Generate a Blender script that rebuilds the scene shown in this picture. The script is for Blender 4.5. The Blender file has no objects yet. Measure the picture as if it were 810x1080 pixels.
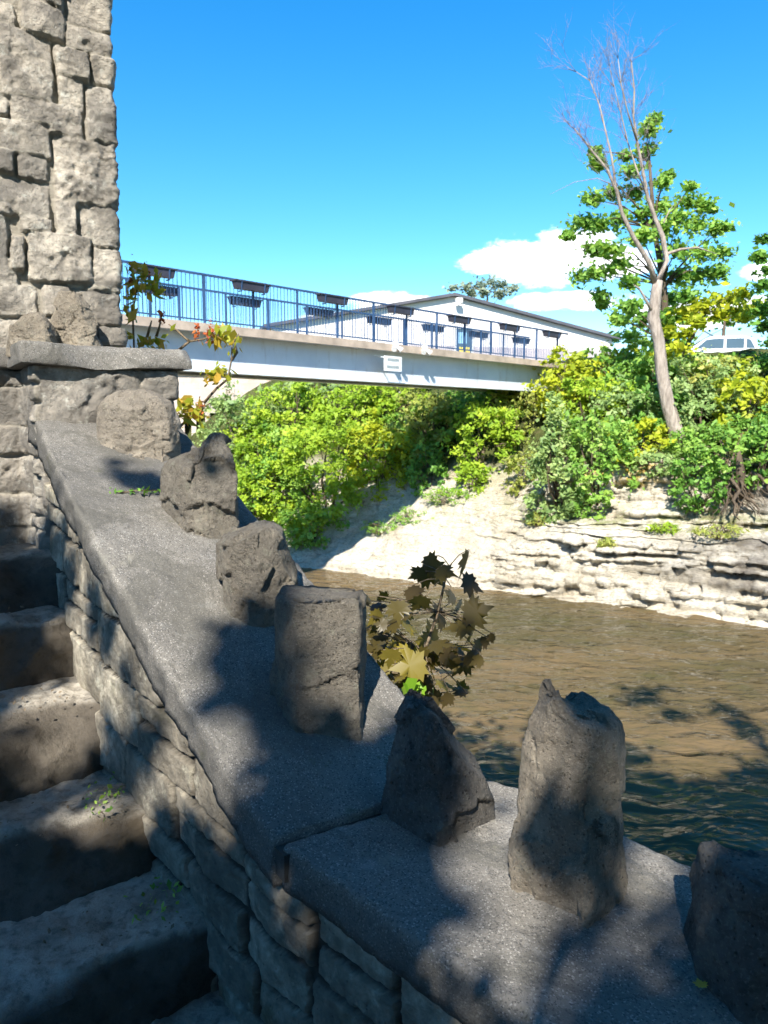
import bpy, math, random
import numpy as np
R_ = math.radians
rng = np.random.default_rng(7)
random.seed(7)
scn = bpy.context.scene
col = scn.collection

# ------------------------------------------------------------------ view frame
EYE = 6.0                      # eye height over the river (water z = 0)
PITCH = math.atan(90 / 816)
CP, SP = math.cos(PITCH), math.sin(PITCH)

def at(px, py, F):
    """point of the place seen at (px, py) of the 810x1080 photo, F metres ahead"""
    x = (px - 405) / 816; v = (py - 540) / 816
    dn = v * CP + SP; fw = CP - v * SP
    return np.array([x / fw * F, F, EYE - dn / fw * F])

def ray(px, py):
    x = (px - 405) / 816; v = (py - 540) / 816
    return np.array([x, CP - v * SP, -(v * CP + SP)])

SUN = np.array([-0.20, -1.10, 1.0]); SUN /= np.linalg.norm(SUN)      # towards the sun
W = np.array([0.84, 0.543]); W /= np.linalg.norm(W)                    # across the stairs
RUN = np.array([-W[1], W[0]])                                          # up the stairs, in plan

# ------------------------------------------------------------------ noise
def _hash(i, j, k, seed):
    h = (i.astype(np.uint32) * np.uint32(374761393) + j.astype(np.uint32) * np.uint32(668265263)
         + k.astype(np.uint32) * np.uint32(2147483647) + np.uint32((seed * 974711) & 0xffffffff))
    h = (h ^ (h >> np.uint32(13))) * np.uint32(1274126177)
    h = (h ^ (h >> np.uint32(16))) * np.uint32(2246822519)
    h = h ^ (h >> np.uint32(15))
    return h.astype(np.float64) / 4294967295.0

def vn(p, seed=0):
    p = np.asarray(p, float)
    f = np.floor(p); t = p - f; t = t * t * (3 - 2 * t)
    i = f.astype(np.int64) & 0xffffffff
    out = 0
    for a in (0, 1):
        wa = t[..., 0] if a else 1 - t[..., 0]
        for b in (0, 1):
            wb = t[..., 1] if b else 1 - t[..., 1]
            for c in (0, 1):
                wc = t[..., 2] if c else 1 - t[..., 2]
                out = out + wa * wb * wc * _hash(i[..., 0] + a, i[..., 1] + b, i[..., 2] + c, seed)
    return out * 2 - 1

def fbm(p, o=4, seed=0, gain=.5):
    p = np.asarray(p, float); s = 0; a = 1; n = 0
    for k in range(o):
        s = s + a * vn(p * 2 ** k + 17.3 * k, seed + k); n += a; a *= gain
    return s / n

def ss(a, b, x):
    t = np.clip((np.asarray(x) - a) / (b - a), 0, 1); return t * t * (3 - 2 * t)

# ------------------------------------------------------------------ mesh helpers
def link(name, me, parent=None, loc=(0, 0, 0)):
    o = bpy.data.objects.new(name, me); col.objects.link(o)
    if parent: o.parent = parent
    o.location = loc
    return o

def mk(name, V, F, mat, parent=None, attrs=None, smooth=True, loc=(0, 0, 0)):
    """one mesh object from vertex and face arrays"""
    V = np.asarray(V, np.float32).reshape(-1, 3)
    me = bpy.data.meshes.new(name)
    if isinstance(F, np.ndarray):
        k = F.shape[1]
        me.vertices.add(len(V)); me.vertices.foreach_set('co', V.ravel())
        me.loops.add(F.size); me.loops.foreach_set('vertex_index', F.ravel().astype(np.int32))
        me.polygons.add(len(F)); me.polygons.foreach_set('loop_start', np.arange(0, F.size, k, dtype=np.int32))
        me.update(calc_edges=True)
    else:
        me.from_pydata([tuple(map(float, v)) for v in V], [], F); me.update()
    if attrs:
        for n, a in attrs.items():
            at_ = me.attributes.new(n, 'FLOAT', 'POINT'); at_.data.foreach_set('value', np.asarray(a, np.float32).ravel())
    me.polygons.foreach_set('use_smooth', [smooth] * len(me.polygons))
    me.validate()
    if mat: me.materials.append(mat)
    return link(name, me, parent, loc)

def grid_faces(nu, nv, flip=False):
    i, j = np.meshgrid(np.arange(nu - 1), np.arange(nv - 1), indexing='ij')
    a = (i * nv + j).ravel()
    f = np.stack([a, a + nv, a + nv + 1, a + 1], 1)
    return f[:, ::-1].copy() if flip else f

class MB:
    def __init__(s): s.v = []; s.f = []
    def box(s, c, h, ax=None, taper=1.0):
        """box: centre, half sizes, 3 axes; taper scales the lower face"""
        ax = np.eye(3) if ax is None else np.asarray(ax, float); n = len(s.v)
        for z in (-1, 1):
            for x, y in ((-1, -1), (1, -1), (1, 1), (-1, 1)):
                k = taper if z < 0 else 1
                s.v.append(np.asarray(c) + ax[0] * x * h[0] * k + ax[1] * y * h[1] * k + ax[2] * z * h[2])
        for q in ((0, 3, 2, 1), (4, 5, 6, 7), (0, 1, 5, 4), (1, 2, 6, 5), (2, 3, 7, 6), (3, 0, 4, 7)):
            s.f.append(tuple(n + k for k in q))
        return s
    def bar(s, a, b, w, h, up=(0, 0, 1)):
        a = np.asarray(a, float); b = np.asarray(b, float); d = b - a; L = np.linalg.norm(d); d = d / L
        up = np.asarray(up, float); sd = np.cross(d, up); sd /= np.linalg.norm(sd); u = np.cross(sd, d)
        return s.box((a + b) / 2, (L / 2, w / 2, h / 2), (d, sd, u))
    def tube(s, pts, rad, seg=8, wob=0):
        pts = [np.asarray(p, float) for p in pts]; n0 = len(s.v); ref = np.array([.31, .22, .92])
        for i, p in enumerate(pts):
            d = pts[min(i + 1, len(pts) - 1)] - pts[max(i - 1, 0)]; d /= np.linalg.norm(d) + 1e-9
            a = np.cross(d, ref); a /= np.linalg.norm(a) + 1e-9; b = np.cross(d, a)
            r = rad[i] if hasattr(rad, '__len__') else rad
            for k in range(seg):
                t = 2 * math.pi * k / seg; rr = r * (1 + wob * (random.random() - .5))
                s.v.append(p + (a * math.cos(t) + b * math.sin(t)) * rr)
        for i in range(len(pts) - 1):
            for k in range(seg):
                q = n0 + i * seg; k2 = (k + 1) % seg
                s.f.append((q + k, q + k2, q + seg + k2, q + seg + k))
        s.f.append(tuple(n0 + k for k in range(seg))[::-1])
        s.f.append(tuple(n0 + (len(pts) - 1) * seg + k for k in range(seg)))
        return s
    def prism(s, poly, ex):
        """extrude a polygon of 3d points by vector ex"""
        n = len(s.v); m = len(poly); ex = np.asarray(ex, float)
        for p in poly: s.v.append(np.asarray(p, float))
        for p in poly: s.v.append(np.asarray(p, float) + ex)
        s.f.append(tuple(range(n, n + m))[::-1]); s.f.append(tuple(range(n + m, n + 2 * m)))
        for i in range(m):
            j = (i + 1) % m; s.f.append((n + i, n + j, n + m + j, n + m + i))
        return s
    def build(s, name, mat, parent=None, smooth=False, org=None):
        V = np.array(s.v)
        if org is not None: V = V - np.asarray(org)
        o = mk(name, V, s.f, mat, parent, smooth=smooth)
        if org is not None and parent is None: o.location = tuple(org)
        return o

def tag(o, label=None, cat=None, group=None, kind=None):
    if label: o['label'] = label
    if cat: o['category'] = cat
    if group: o['group'] = group
    if kind: o['kind'] = kind
    return o

def thing(name, label, cat, loc=(0, 0, 0), group=None):
    o = bpy.data.objects.new(name, None); col.objects.link(o); o.location = tuple(map(float, loc)); o.empty_display_size = .1
    return tag(o, label, cat, group, 'thing')

def copy_tree(o, parent=None):
    c = o.copy(); col.objects.link(c)
    if parent: c.parent = parent
    for ch in list(o.children): copy_tree(ch, c)
    return c

# ------------------------------------------------------------------ materials
class NT:
    def __init__(s, name):
        s.m = bpy.data.materials.new(name); s.m.use_nodes = True; s.t = s.m.node_tree
        s.b = s.t.nodes['Principled BSDF']; s.out = s.t.nodes['Material Output']; s._c = {}
    def n(s, typ, **kw):
        x = s.t.nodes.new(typ)
        for k, v in kw.items():
            if k in x.inputs: x.inputs[k].default_value = v
            else: setattr(x, k, v)
        return x
    def l(s, a, b): s.t.links.new(a, b)
    def pos(s, kind='Object', scale=(1, 1, 1), rot=(0, 0, 0)):
        key = (kind, scale, rot)
        if key not in s._c:
            tc = s.n('ShaderNodeTexCoord'); mp = s.n('ShaderNodeMapping')
            mp.inputs['Scale'].default_value = scale; mp.inputs['Rotation'].default_value = rot
            s.l(tc.outputs[kind], mp.inputs[0]); s._c[key] = mp.outputs[0]
        return s._c[key]
    def noise(s, scale, det=4, rough=.55, co=None, dist=0):
        x = s.n('ShaderNodeTexNoise', Scale=scale, Detail=det, Roughness=rough, Distortion=dist)
        s.l(co or s.pos(), x.inputs['Vector']); return x.outputs['Fac']
    def voro(s, scale, feat='F1', co=None, out='Distance'):
        x = s.n('ShaderNodeTexVoronoi', Scale=scale, feature=feat); s.l(co or s.pos(), x.inputs['Vector']); return x.outputs[out]
    def ramp(s, fac, stops, interp='LINEAR'):
        r = s.n('ShaderNodeValToRGB'); e = r.color_ramp.elements; r.color_ramp.interpolation = interp
        while len(e) < len(stops): e.new(.5)
        for q, (p, c) in zip(e, stops):
            q.position = p; q.color = (c, c, c, 1) if not hasattr(c, '__len__') else (*c, 1)
        s.l(fac, r.inputs[0]); return r.outputs[0]
    def mix(s, fac, a, b, mode='MIX'):
        x = s.n('ShaderNodeMix', data_type='RGBA', blend_type=mode)
        for i, v in ((0, fac), (6, a), (7, b)):
            if hasattr(v, 'is_linked'): s.l(v, x.inputs[i])
            elif hasattr(v, '__len__'): x.inputs[i].default_value = (*v, 1)
            else: x.inputs[i].default_value = v if i == 0 else (v, v, v, 1)
        return x.outputs[2]
    def math(s, op, a, b=0.0, clamp=False):
        x = s.n('ShaderNodeMath', operation=op, use_clamp=clamp)
        for i, v in ((0, a), (1, b)):
            if hasattr(v, 'is_linked'): s.l(v, x.inputs[i])
            else: x.inputs[i].default_value = v
        return x.outputs[0]
    def attr(s, name): return s.n('ShaderNodeAttribute', attribute_name=name).outputs['Fac']
    def bump(s, h, strength=.5, dist=.01, prev=None):
        x = s.n('ShaderNodeBump', Strength=strength, Distance=dist); s.l(h, x.inputs['Height'])
        if prev: s.l(prev, x.inputs['Normal'])
        return x.outputs[0]
    def done(s, color=None, rough=None, normal=None, spec=None, metal=None):
        for k, v in (('Base Color', color), ('Roughness', rough), ('Specular IOR Level', spec), ('Metallic', metal)):
            if v is None: continue
            if hasattr(v, 'is_linked'): s.l(v, s.b.inputs[k])
            elif hasattr(v, '__len__'): s.b.inputs[k].default_value = (*v, 1)
            else: s.b.inputs[k].default_value = v
        if normal: s.l(normal, s.b.inputs['Normal'])
        return s.m

def m_masonry(name, lo, hi, dirt, mortar, grime=.5, moss=0.0):
    n = NT(name); a = n.noise(5.5, 6, .62); b = n.noise(31, 4, .6); c = n.noise(2.3, 5, .6, dist=.6)
    base = n.mix(n.attr('tint'), lo, hi)
    base = n.mix(n.ramp(a, [(.40, .0), (.60, .85)]), base, tuple(x * .52 for x in lo))
    base = n.mix(n.ramp(n.noise(14, 6, .7), [(.56, .0), (.70, .7)]), base, tuple(min(.75, x * 1.22) for x in hi))
    base = n.mix(n.ramp(b, [(.35, .55), (.62, 0.)]), base, dirt)
    base = n.mix(n.math('MULTIPLY', n.ramp(c, [(.45, 0.), (.62, 1.)]), grime), base, dirt)
    pit = n.voro(46); base = n.mix(n.ramp(pit, [(.05, .5), (.16, 0.)]), base, tuple(x * .5 for x in dirt))
    if moss: base = n.mix(n.math('MULTIPLY', n.ramp(n.noise(3.1, 5, .7), [(.55, 0.), (.68, 1.)]), moss), base, (.10, .10, .035))
    base = n.mix(n.attr('joint'), base, mortar)
    nm = n.bump(n.noise(34, 7, .72), .9, .022); nm = n.bump(n.ramp(pit, [(.04, 0.), (.25, 1.)]), .35, .006, nm)
    return n.done(base, .92, nm, .15)

def m_coping():
    n = NT('exposed_aggregate_concrete')
    a = n.noise(4.2, 5, .6); sp = n.voro(330, out='Color'); sd = n.voro(330); g = n.noise(1.4, 4, .6, dist=.8)
    base = n.ramp(a, [(.3, (.125, .118, .106)), (.7, (.225, .210, .184))])
    r = n.t.nodes.new('ShaderNodeSeparateColor'); n.l(sp, r.inputs[0])
    base = n.mix(n.ramp(r.outputs[0], [(.86, 0.), (.94, .55)]), base, (.42, .40, .36))
    base = n.mix(n.ramp(r.outputs[1], [(.80, 0.), (.9, .7)]), base, (.06, .058, .056))
    base = n.mix(n.ramp(g, [(.52, 0.), (.68, .55)]), base, (.11, .105, .095))
    base = n.mix(n.ramp(n.noise(9, 6, .7), [(.60, 0.), (.72, .5)]), base, (.30, .30, .28))
    base = n.mix(n.ramp(n.noise(23, 4, .7), [(.58, 0.), (.7, .45)]), base, (.075, .072, .068))
    base = n.mix(n.ramp(n.noise(2.6, 7, .75, dist=1.2), [(.54, 0.), (.6, .55)]), base, (.085, .082, .07))
    base = n.mix(n.ramp(n.noise(5.2, 7, .75), [(.62, 0.), (.68, .5)]), base, (.26, .245, .20))
    ck = n.voro(2.4, 'DISTANCE_TO_EDGE', n.mix(.12, n.pos(), n.n('ShaderNodeTexNoise', Scale=6.0, Detail=6.0).outputs['Color'], 'ADD'))
    base = n.mix(n.math('MULTIPLY', n.ramp(ck, [(.004, .85), (.012, 0.)]), n.ramp(n.noise(1.1, 3, .5), [(.60, 0.), (.64, 1.)])), base, (.03, .03, .027))
    base = n.mix(n.ramp(n.noise(3.4, 7, .8), [(.60, 0.), (.66, .5)]), base, (.085, .088, .04))
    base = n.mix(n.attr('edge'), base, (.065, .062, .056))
    nm = n.bump(n.ramp(sd, [(.0, 1.), (.5, 0.)]), .35, .004); nm = n.bump(n.noise(40, 5, .7), .5, .012, nm)
    return n.done(base, .88, nm, .2)

def m_rock(name, c0, c1, c2, sc=7.0, lichen=0.0):
    n = NT(name); a = n.noise(sc, 7, .62, dist=.4); b = n.noise(sc * 6, 5, .65); p = n.voro(sc * 11)
    a2 = n.noise(sc * .35, 4, .6)
    base = n.ramp(a, [(.25, c0), (.52, c1), (.8, c2)])
    base = n.mix(n.ramp(a2, [(.4, .5), (.6, 0.)]), base, c0)
    base = n.mix(n.ramp(b, [(.34, .45), (.5, 0.)]), base, tuple(x * .5 for x in c0))
    base = n.mix(n.ramp(n.noise(sc * 22, 3, .6), [(.55, 0.), (.7, .3)]), base, tuple(min(1, x * 1.5) for x in c2))
    base = n.mix(n.ramp(p, [(.05, .8), (.2, 0.)]), base, tuple(x * .35 for x in c0))
    if lichen: base = n.mix(n.math('MULTIPLY', n.ramp(n.noise(sc * 2.2, 6, .75), [(.56, 0.), (.63, 1.)]), lichen), base, (.26, .26, .20))
    nm = n.bump(n.noise(sc * 7, 8, .75), .9, .022); nm = n.bump(n.ramp(p, [(.06, 0.), (.28, 1.)]), .8, .008, nm)
    return n.done(base, .9, nm, .15)

def m_leaf(name, c0, c1, c2, trans=.35, rough=.5):
    n = NT(name); c = n.ramp(n.attr('tint'), [(0., c0), (.5, c1), (1., c2)])
    n.done(c, rough, None, .3)
    if trans == 0: return n.m
    tr = n.n('ShaderNodeBsdfTranslucent'); tc = n.mix(.35, c, (c2[0] * 1.25, c2[1] * 1.15, c2[2] * .5)); n.l(tc, tr.inputs['Color'])
    mx = n.n('ShaderNodeMixShader'); mx.inputs[0].default_value = trans
    n.l(n.b.outputs[0], mx.inputs[1]); n.l(tr.outputs[0], mx.inputs[2]); n.l(mx.outputs[0], n.out.inputs[0])
    return n.m

def m_bark(name, c0, c1, sc=9):
    n = NT(name); a = n.noise(sc, 6, .65, n.pos('Object', (1, 1, .22)))
    return n.done(n.ramp(a, [(.32, c0), (.68, c1)]), .93, n.bump(a, 1.0, .06), .1)

def m_plain(name, c, rough=.5, var=.12, sc=3.0, metal=0.0, spec=.4, bump=0):
    n = NT(name); a = n.noise(sc, 5, .6)
    k = n.ramp(a, [(.3, tuple(x * (1 - var * 1.6) for x in c)), (.7, tuple(min(1, x * (1 + var * .5)) for x in c))])
    return n.done(k, rough, n.bump(n.noise(sc * 14, 4, .6), bump, .01) if bump else None, spec, metal)

M = {}
M['tower'] = m_masonry('tower_limestone', (.33, .30, .255), (.74, .66, .54), (.14, .13, .115), (.34, .31, .255), .55)
M['wall'] = m_masonry('stair_wall_limestone', (.31, .275, .215), (.66, .59, .455), (.12, .105, .082), (.06, .053, .042), .45, .5)
M['coping'] = m_coping()
M['mortar'] = m_plain('joint_mortar', (.06, .058, .052), .95, .3, 30, bump=.5)
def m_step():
    n = NT('step_stone_painted_light'); a = n.noise(4.5, 6, .62); b = n.noise(30, 5, .65); c = n.noise(11, 5, .7)
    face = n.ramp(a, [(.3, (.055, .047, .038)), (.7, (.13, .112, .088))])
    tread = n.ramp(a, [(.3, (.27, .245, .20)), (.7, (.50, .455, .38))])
    skylit_fac = n.math('MULTIPLY', n.attr('skylit'), n.ramp(c, [(.30, .35), (.55, 1.)]))  # pale treads and dark risers: sky light and shade painted into the colour
    base = n.mix(skylit_fac, face, tread); base = n.mix(n.ramp(b, [(.34, .5), (.5, 0.)]), base, (.04, .036, .03))
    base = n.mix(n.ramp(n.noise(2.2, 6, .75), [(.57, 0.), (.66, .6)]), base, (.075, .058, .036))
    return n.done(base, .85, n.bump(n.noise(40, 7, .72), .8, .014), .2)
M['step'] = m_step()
M['slab'] = m_rock('weathered_ledge_slab', (.11, .10, .09), (.22, .20, .17), (.36, .33, .28), 9.0)
M['stone_a'] = m_rock('grey_brown_boulder', (0.182, 0.161, 0.132), (0.299, 0.260, 0.207), (0.442, 0.384, 0.299), 8, .25)
M['stone_b'] = m_rock('dark_pitted_boulder', (0.111, 0.099, 0.083), (0.215, 0.192, 0.155), (0.338, 0.298, 0.230), 10, .4)
M['stone_c'] = m_rock('dark_slate_boulder', (0.078, 0.072, 0.064), (0.156, 0.144, 0.127), (0.260, 0.236, 0.201), 7, .15)
M['stone_d'] = m_rock('pale_standing_stone', (0.169, 0.146, 0.115), (0.319, 0.275, 0.213), (0.468, 0.409, 0.316), 9, .3)

# ground: limestone / soil by attribute 'rock', riverbed below water
def m_ground():
    n = NT('riverbank_ground')
    rk = n.attr('rock'); co = n.pos('Object', (1, 1, 3.2))
    a = n.noise(.55, 6, .6, co); b = n.noise(2.4, 6, .65, co); c = n.noise(9, 5, .65, co)
    rock = n.ramp(a, [(.32, (.44, .38, .28)), (.5, (.62, .56, .44)), (.7, (.71, .66, .55))])
    rock = n.mix(n.ramp(b, [(.54, 0.), (.68, .75)]), rock, (.34, .30, .225))
    rock = n.mix(n.ramp(c, [(.34, .7), (.5, 0.)]), rock, (.20, .175, .13))
    rock = n.mix(n.math('MULTIPLY', n.attr('lichen'), n.ramp(n.noise(1.5, 5, .7), [(.44, 0.), (.56, 1.)])), rock, (.50, .34, .07))
    rock = n.mix(n.math('MULTIPLY', n.attr('shelf'), n.ramp(n.noise(1.1, 5, .7), [(.44, 0.), (.58, .9)])), rock, (.21, .22, .08))
    rock = n.mix(n.math('MULTIPLY', n.attr('grey'), n.ramp(n.noise(.7, 5, .65), [(.30, 0.1), (.55, .95)])), rock, (.155, .135, .11))
    ly = n.noise(1.0, 6, .68, n.pos('Object', (.55, .55, 8.0)), .35)
    rock = n.mix(n.math('MULTIPLY', n.ramp(ly, [(.35, .75), (.43, 0.)]), n.math('SUBTRACT', 1.0, n.math('MULTIPLY', n.attr('slope'), .75))), rock, (.17, .14, .095))
    rock = n.mix(n.ramp(n.noise(1.7, 6, .72, n.pos('Object', (1, 1, .8))), [(.60, 0.), (.68, .6)]), rock, (.30, .25, .16))
    soil = n.ramp(n.noise(1.3, 6, .7), [(.35, (.045, .05, .018)), (.55, (.085, .10, .03)), (.75, (.13, .10, .06))])
    base = n.mix(rk, soil, rock)
    nm = n.bump(c, .8, .12); nm = n.bump(ly, .9, .12, nm); nm = n.bump(n.noise(30, 5, .7), .5, .03, nm)
    return n.done(base, .92, nm, .12)
M['ground'] = m_ground()

def m_water():
    n = NT('brown_river_water')
    rot = (0, 0, R_(-32.5))
    co = n.pos('Object', (1, 1, 1), rot); co2 = n.pos('Object', (.35, 1, 1), rot)
    a = n.noise(.18, 4, .6, co2); b = n.noise(.9, 5, .6, co)
    base = n.ramp(a, [(.35, (.070, .058, .026)), (.52, (.120, .085, .042)), (.68, (.160, .112, .058))])
    base = n.mix(n.ramp(b, [(.52, 0.), (.72, .5)]), base, (.055, .06, .022))
    w1 = n.noise(1.25, 3, .5, n.pos('Object', (.6, 1.5, 1), rot), .6); w2 = n.noise(4.2, 3, .5, n.pos('Object', (.6, 1.4, 1), rot), .5)
    w2 = n.math('MULTIPLY', w2, n.ramp(n.noise(.33, 3, .5, co2), [(.38, .25), (.62, 1.6)]))
    nm = n.bump(w1, 1.0, .32); nm = n.bump(w2, .8, .08, nm)
    n.b.inputs['IOR'].default_value = 1.33
    return n.done(base, .06, nm, .24)
M['water'] = m_water()

G = m_leaf
M['lime'] = G('lime_leaves', (0.122, 0.229, 0.020), (0.286, 0.443, 0.036), (0.486, 0.600, 0.051), .42)
M['yellowlime'] = G('yellow_green_maple_leaves', (0.208, 0.286, 0.016), (0.403, 0.468, 0.026), (0.559, 0.559, 0.039), .42)
M['mid'] = G('mid_green_leaves', (0.091, 0.214, 0.037), (0.204, 0.388, 0.061), (0.388, 0.551, 0.102), .38)
M['grey'] = G('grey_green_leaves', (0.119, 0.208, 0.070), (0.257, 0.377, 0.119), (0.456, 0.554, 0.198), .34)
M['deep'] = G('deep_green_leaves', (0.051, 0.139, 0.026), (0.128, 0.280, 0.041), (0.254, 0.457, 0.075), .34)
M['olive'] = G('olive_leaves', (0.160, 0.200, 0.044), (0.300, 0.360, 0.070), (0.500, 0.480, 0.120), .36)
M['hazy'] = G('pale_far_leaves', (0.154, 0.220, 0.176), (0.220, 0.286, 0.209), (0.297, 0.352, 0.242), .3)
M['sumac'] = G('sumac_leaves', (0.200, 0.300, 0.020), (0.400, 0.420, 0.040), (0.600, 0.360, 0.060), .45)
M['red'] = G('russet_seed_heads', (0.240, 0.050, 0.020), (0.420, 0.100, 0.030), (0.520, 0.180, 0.050), .2)
M['shade'] = G('shade_tree_leaves', (0.030, 0.075, 0.012), (0.050, 0.110, 0.016), (0.080, 0.150, 0.022), 0)
M['maple'] = G('bronze_maple_leaves', (0.035, 0.024, 0.014), (0.085, 0.066, 0.018), (0.330, 0.270, 0.030), .40, .35)
M['fresh'] = G('fresh_green_leaves', (0.100, 0.240, 0.015), (0.200, 0.380, 0.030), (0.320, 0.480, 0.060), .4)
M['bark_pale'] = m_bark('bleached_dead_bark', (.19, .155, .125), (.44, .375, .31))
M['twig'] = m_bark('grey_twig_bark', (.20, .16, .17), (.36, .29, .29))
M['bark'] = m_bark('brown_bark', (.055, .042, .03), (.15, .115, .08))
M['stem'] = m_bark('thin_stem_bark', (.13, .10, .065), (.30, .235, .16), 20)
def m_girder():
    n = NT('pale_painted_steel'); a = n.noise(.8, 5, .6); st_ = n.noise(3.0, 6, .7, n.pos('Object', (1, 1, .12)))
    base = n.ramp(a, [(.3, (.54, .58, .62)), (.7, (.66, .70, .73))]); base = n.mix(n.ramp(st_, [(.56, 0.), (.70, .55)]), base, (.36, .30, .25))
    base = n.mix(n.ramp(n.noise(9, 6, .75), [(.64, 0.), (.70, .7)]), base, (.30, .17, .09))
    return n.done(base, .6, None, .35)
M['girder'] = m_girder()
M['deck'] = m_plain('weathered_deck_edge', (.50, .40, .31), .8, .25, 1.7)
M['rail'] = m_plain('dark_blue_steel', (.04, .09, .19), .45, .2, 2)
M['planter'] = m_plain('dark_planter_plastic', (.045, .045, .062), .55, .2, 3)
M['white'] = m_plain('white_enamel', (.78, .78, .76), .4, .06, 2)
M['mark'] = m_plain('grey_sign_lettering', (.24, .29, .30), .6, .05)
M['concrete'] = m_plain('abutment_concrete', (.34, .31, .27), .9, .25, .8, bump=.4)
M['brown_steel'] = m_plain('brown_post_paint', (.10, .06, .04), .7, .2, 2)
M['siding'] = m_plain('mauve_grey_siding', (.47, .42, .42), .7, .06, .8)
M['stucco'] = m_plain('white_stucco', (.78, .74, .70), .85, .05, .6)
M['roof'] = m_plain('dark_grey_roof_metal', (.10, .10, .115), .5, .2, 1)
M['glass'] = m_plain('dark_window_glass', (.05, .085, .12), .06, .1, 1, spec=.8)
M['yellow'] = m_plain('yellow_poster_paint', (.72, .55, .06), .6, .1, 3)
M['blue'] = m_plain('blue_poster_paint', (.25, .45, .62), .6, .1, 3)
M['carpaint'] = m_plain('white_car_paint', (.80, .80, .80), .25, .03, 2, spec=.6)
M['carblue'] = m_plain('pale_blue_car_paint', (.42, .55, .70), .25, .03, 2, spec=.6)
M['tyre'] = m_plain('black_tyre_rubber', (.02, .02, .02), .8)
M['rim'] = m_plain('grey_wheel_metal', (.45, .45, .46), .35, .1, 3, metal=.6)
M['lamp'] = m_plain('lamp_lens', (.65, .2, .12), .2)
M['asphalt'] = m_plain('street_asphalt', (.055, .055, .056), .9, .2, 2, bump=.4)
M['dry'] = m_plain('yellow_dry_leaf', (.55, .38, .05), .6, .2, 30)

def m_brickwall():
    n = NT('pinkish_old_masonry'); br = n.n('ShaderNodeTexBrick', Scale=1.0)
    br.inputs['Color1'].default_value = (.52, .42, .34, 1); br.inputs['Color2'].default_value = (.43, .34, .28, 1); br.inputs['Mortar'].default_value = (.36, .32, .28, 1)
    br.inputs['Mortar Size'].default_value = .02; br.inputs['Brick Width'].default_value = .8; br.inputs['Row Height'].default_value = .35
    n.l(n.pos('Object', rot=(R_(90), 0, 0)), br.inputs['Vector'])
    b = n.mix(n.ramp(n.noise(.8, 6, .7), [(.45, 0.), (.7, .7)]), br.outputs[0], (.60, .54, .46))
    return n.done(b, .92, n.bump(n.noise(8, 5, .7), .5, .04))
M['ruin'] = m_brickwall()
M['dark'] = m_plain('painted_shade_black', (.02, .018, .016), .9)

# ------------------------------------------------------------------ terrain frame: s along the far bank, t away from the river
P0 = np.array([5.26, 27.2]); U = np.array([-.843, .538]); N = np.array([.538, .843])
def st(x, y):
    d = np.array([x, y]) - P0; return d @ U, d @ N
def xy(s, t): return P0[0] + s * U[0] + t * N[0], P0[1] + s * U[1] + t * N[1]

TA = [-400, -60, -30, -24.6, -24.2, -23.5, -21, -8, -3, -.6, 0, .22, .5, .9, 1.9, 2.3, 2.55, 3.1, 6, 9.6, 11.5, 60, 3000]
def prof(s, near):
    c = [near, near, near, near, near - .3, -1.2, -1.5, -1.5, -1.2, -.25, .05, 1.35, 2.15, 2.45, 2.75, 3.7, 4.5, 4.85, 6.4, 8.6, 9.2, 9.2, 12]
    return c
TB = [0, .5, 1.2, 2.4, 3.6, 5.0, 7.0, 9.6, 11.5]; HB = [.05, .55, .95, 1.8, 3.0, 4.0, 5.8, 8.5, 9.2]
def height(s, t):
    s = np.asarray(s, float); t = np.asarray(t, float)
    near = 3.7 + 5.0 * ss(-5.5, 5, s)
    c1 = np.interp(t, TA, prof(0, 0.0))
    h = np.where(t < -23.5, np.interp(t, [-24.6, -23.5], [1., 0.]) * (near + 1.2) - 1.2, c1)
    hb = np.interp(t, TB, HB)
    k = ss(-1.5, 3.5, s)
    return np.where((t > 0) & (t < 11.5), c1 * (1 - k) + hb * k, h)
def ground(x, y):
    s, t = st(x, y); return float(height(s, t))

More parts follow.
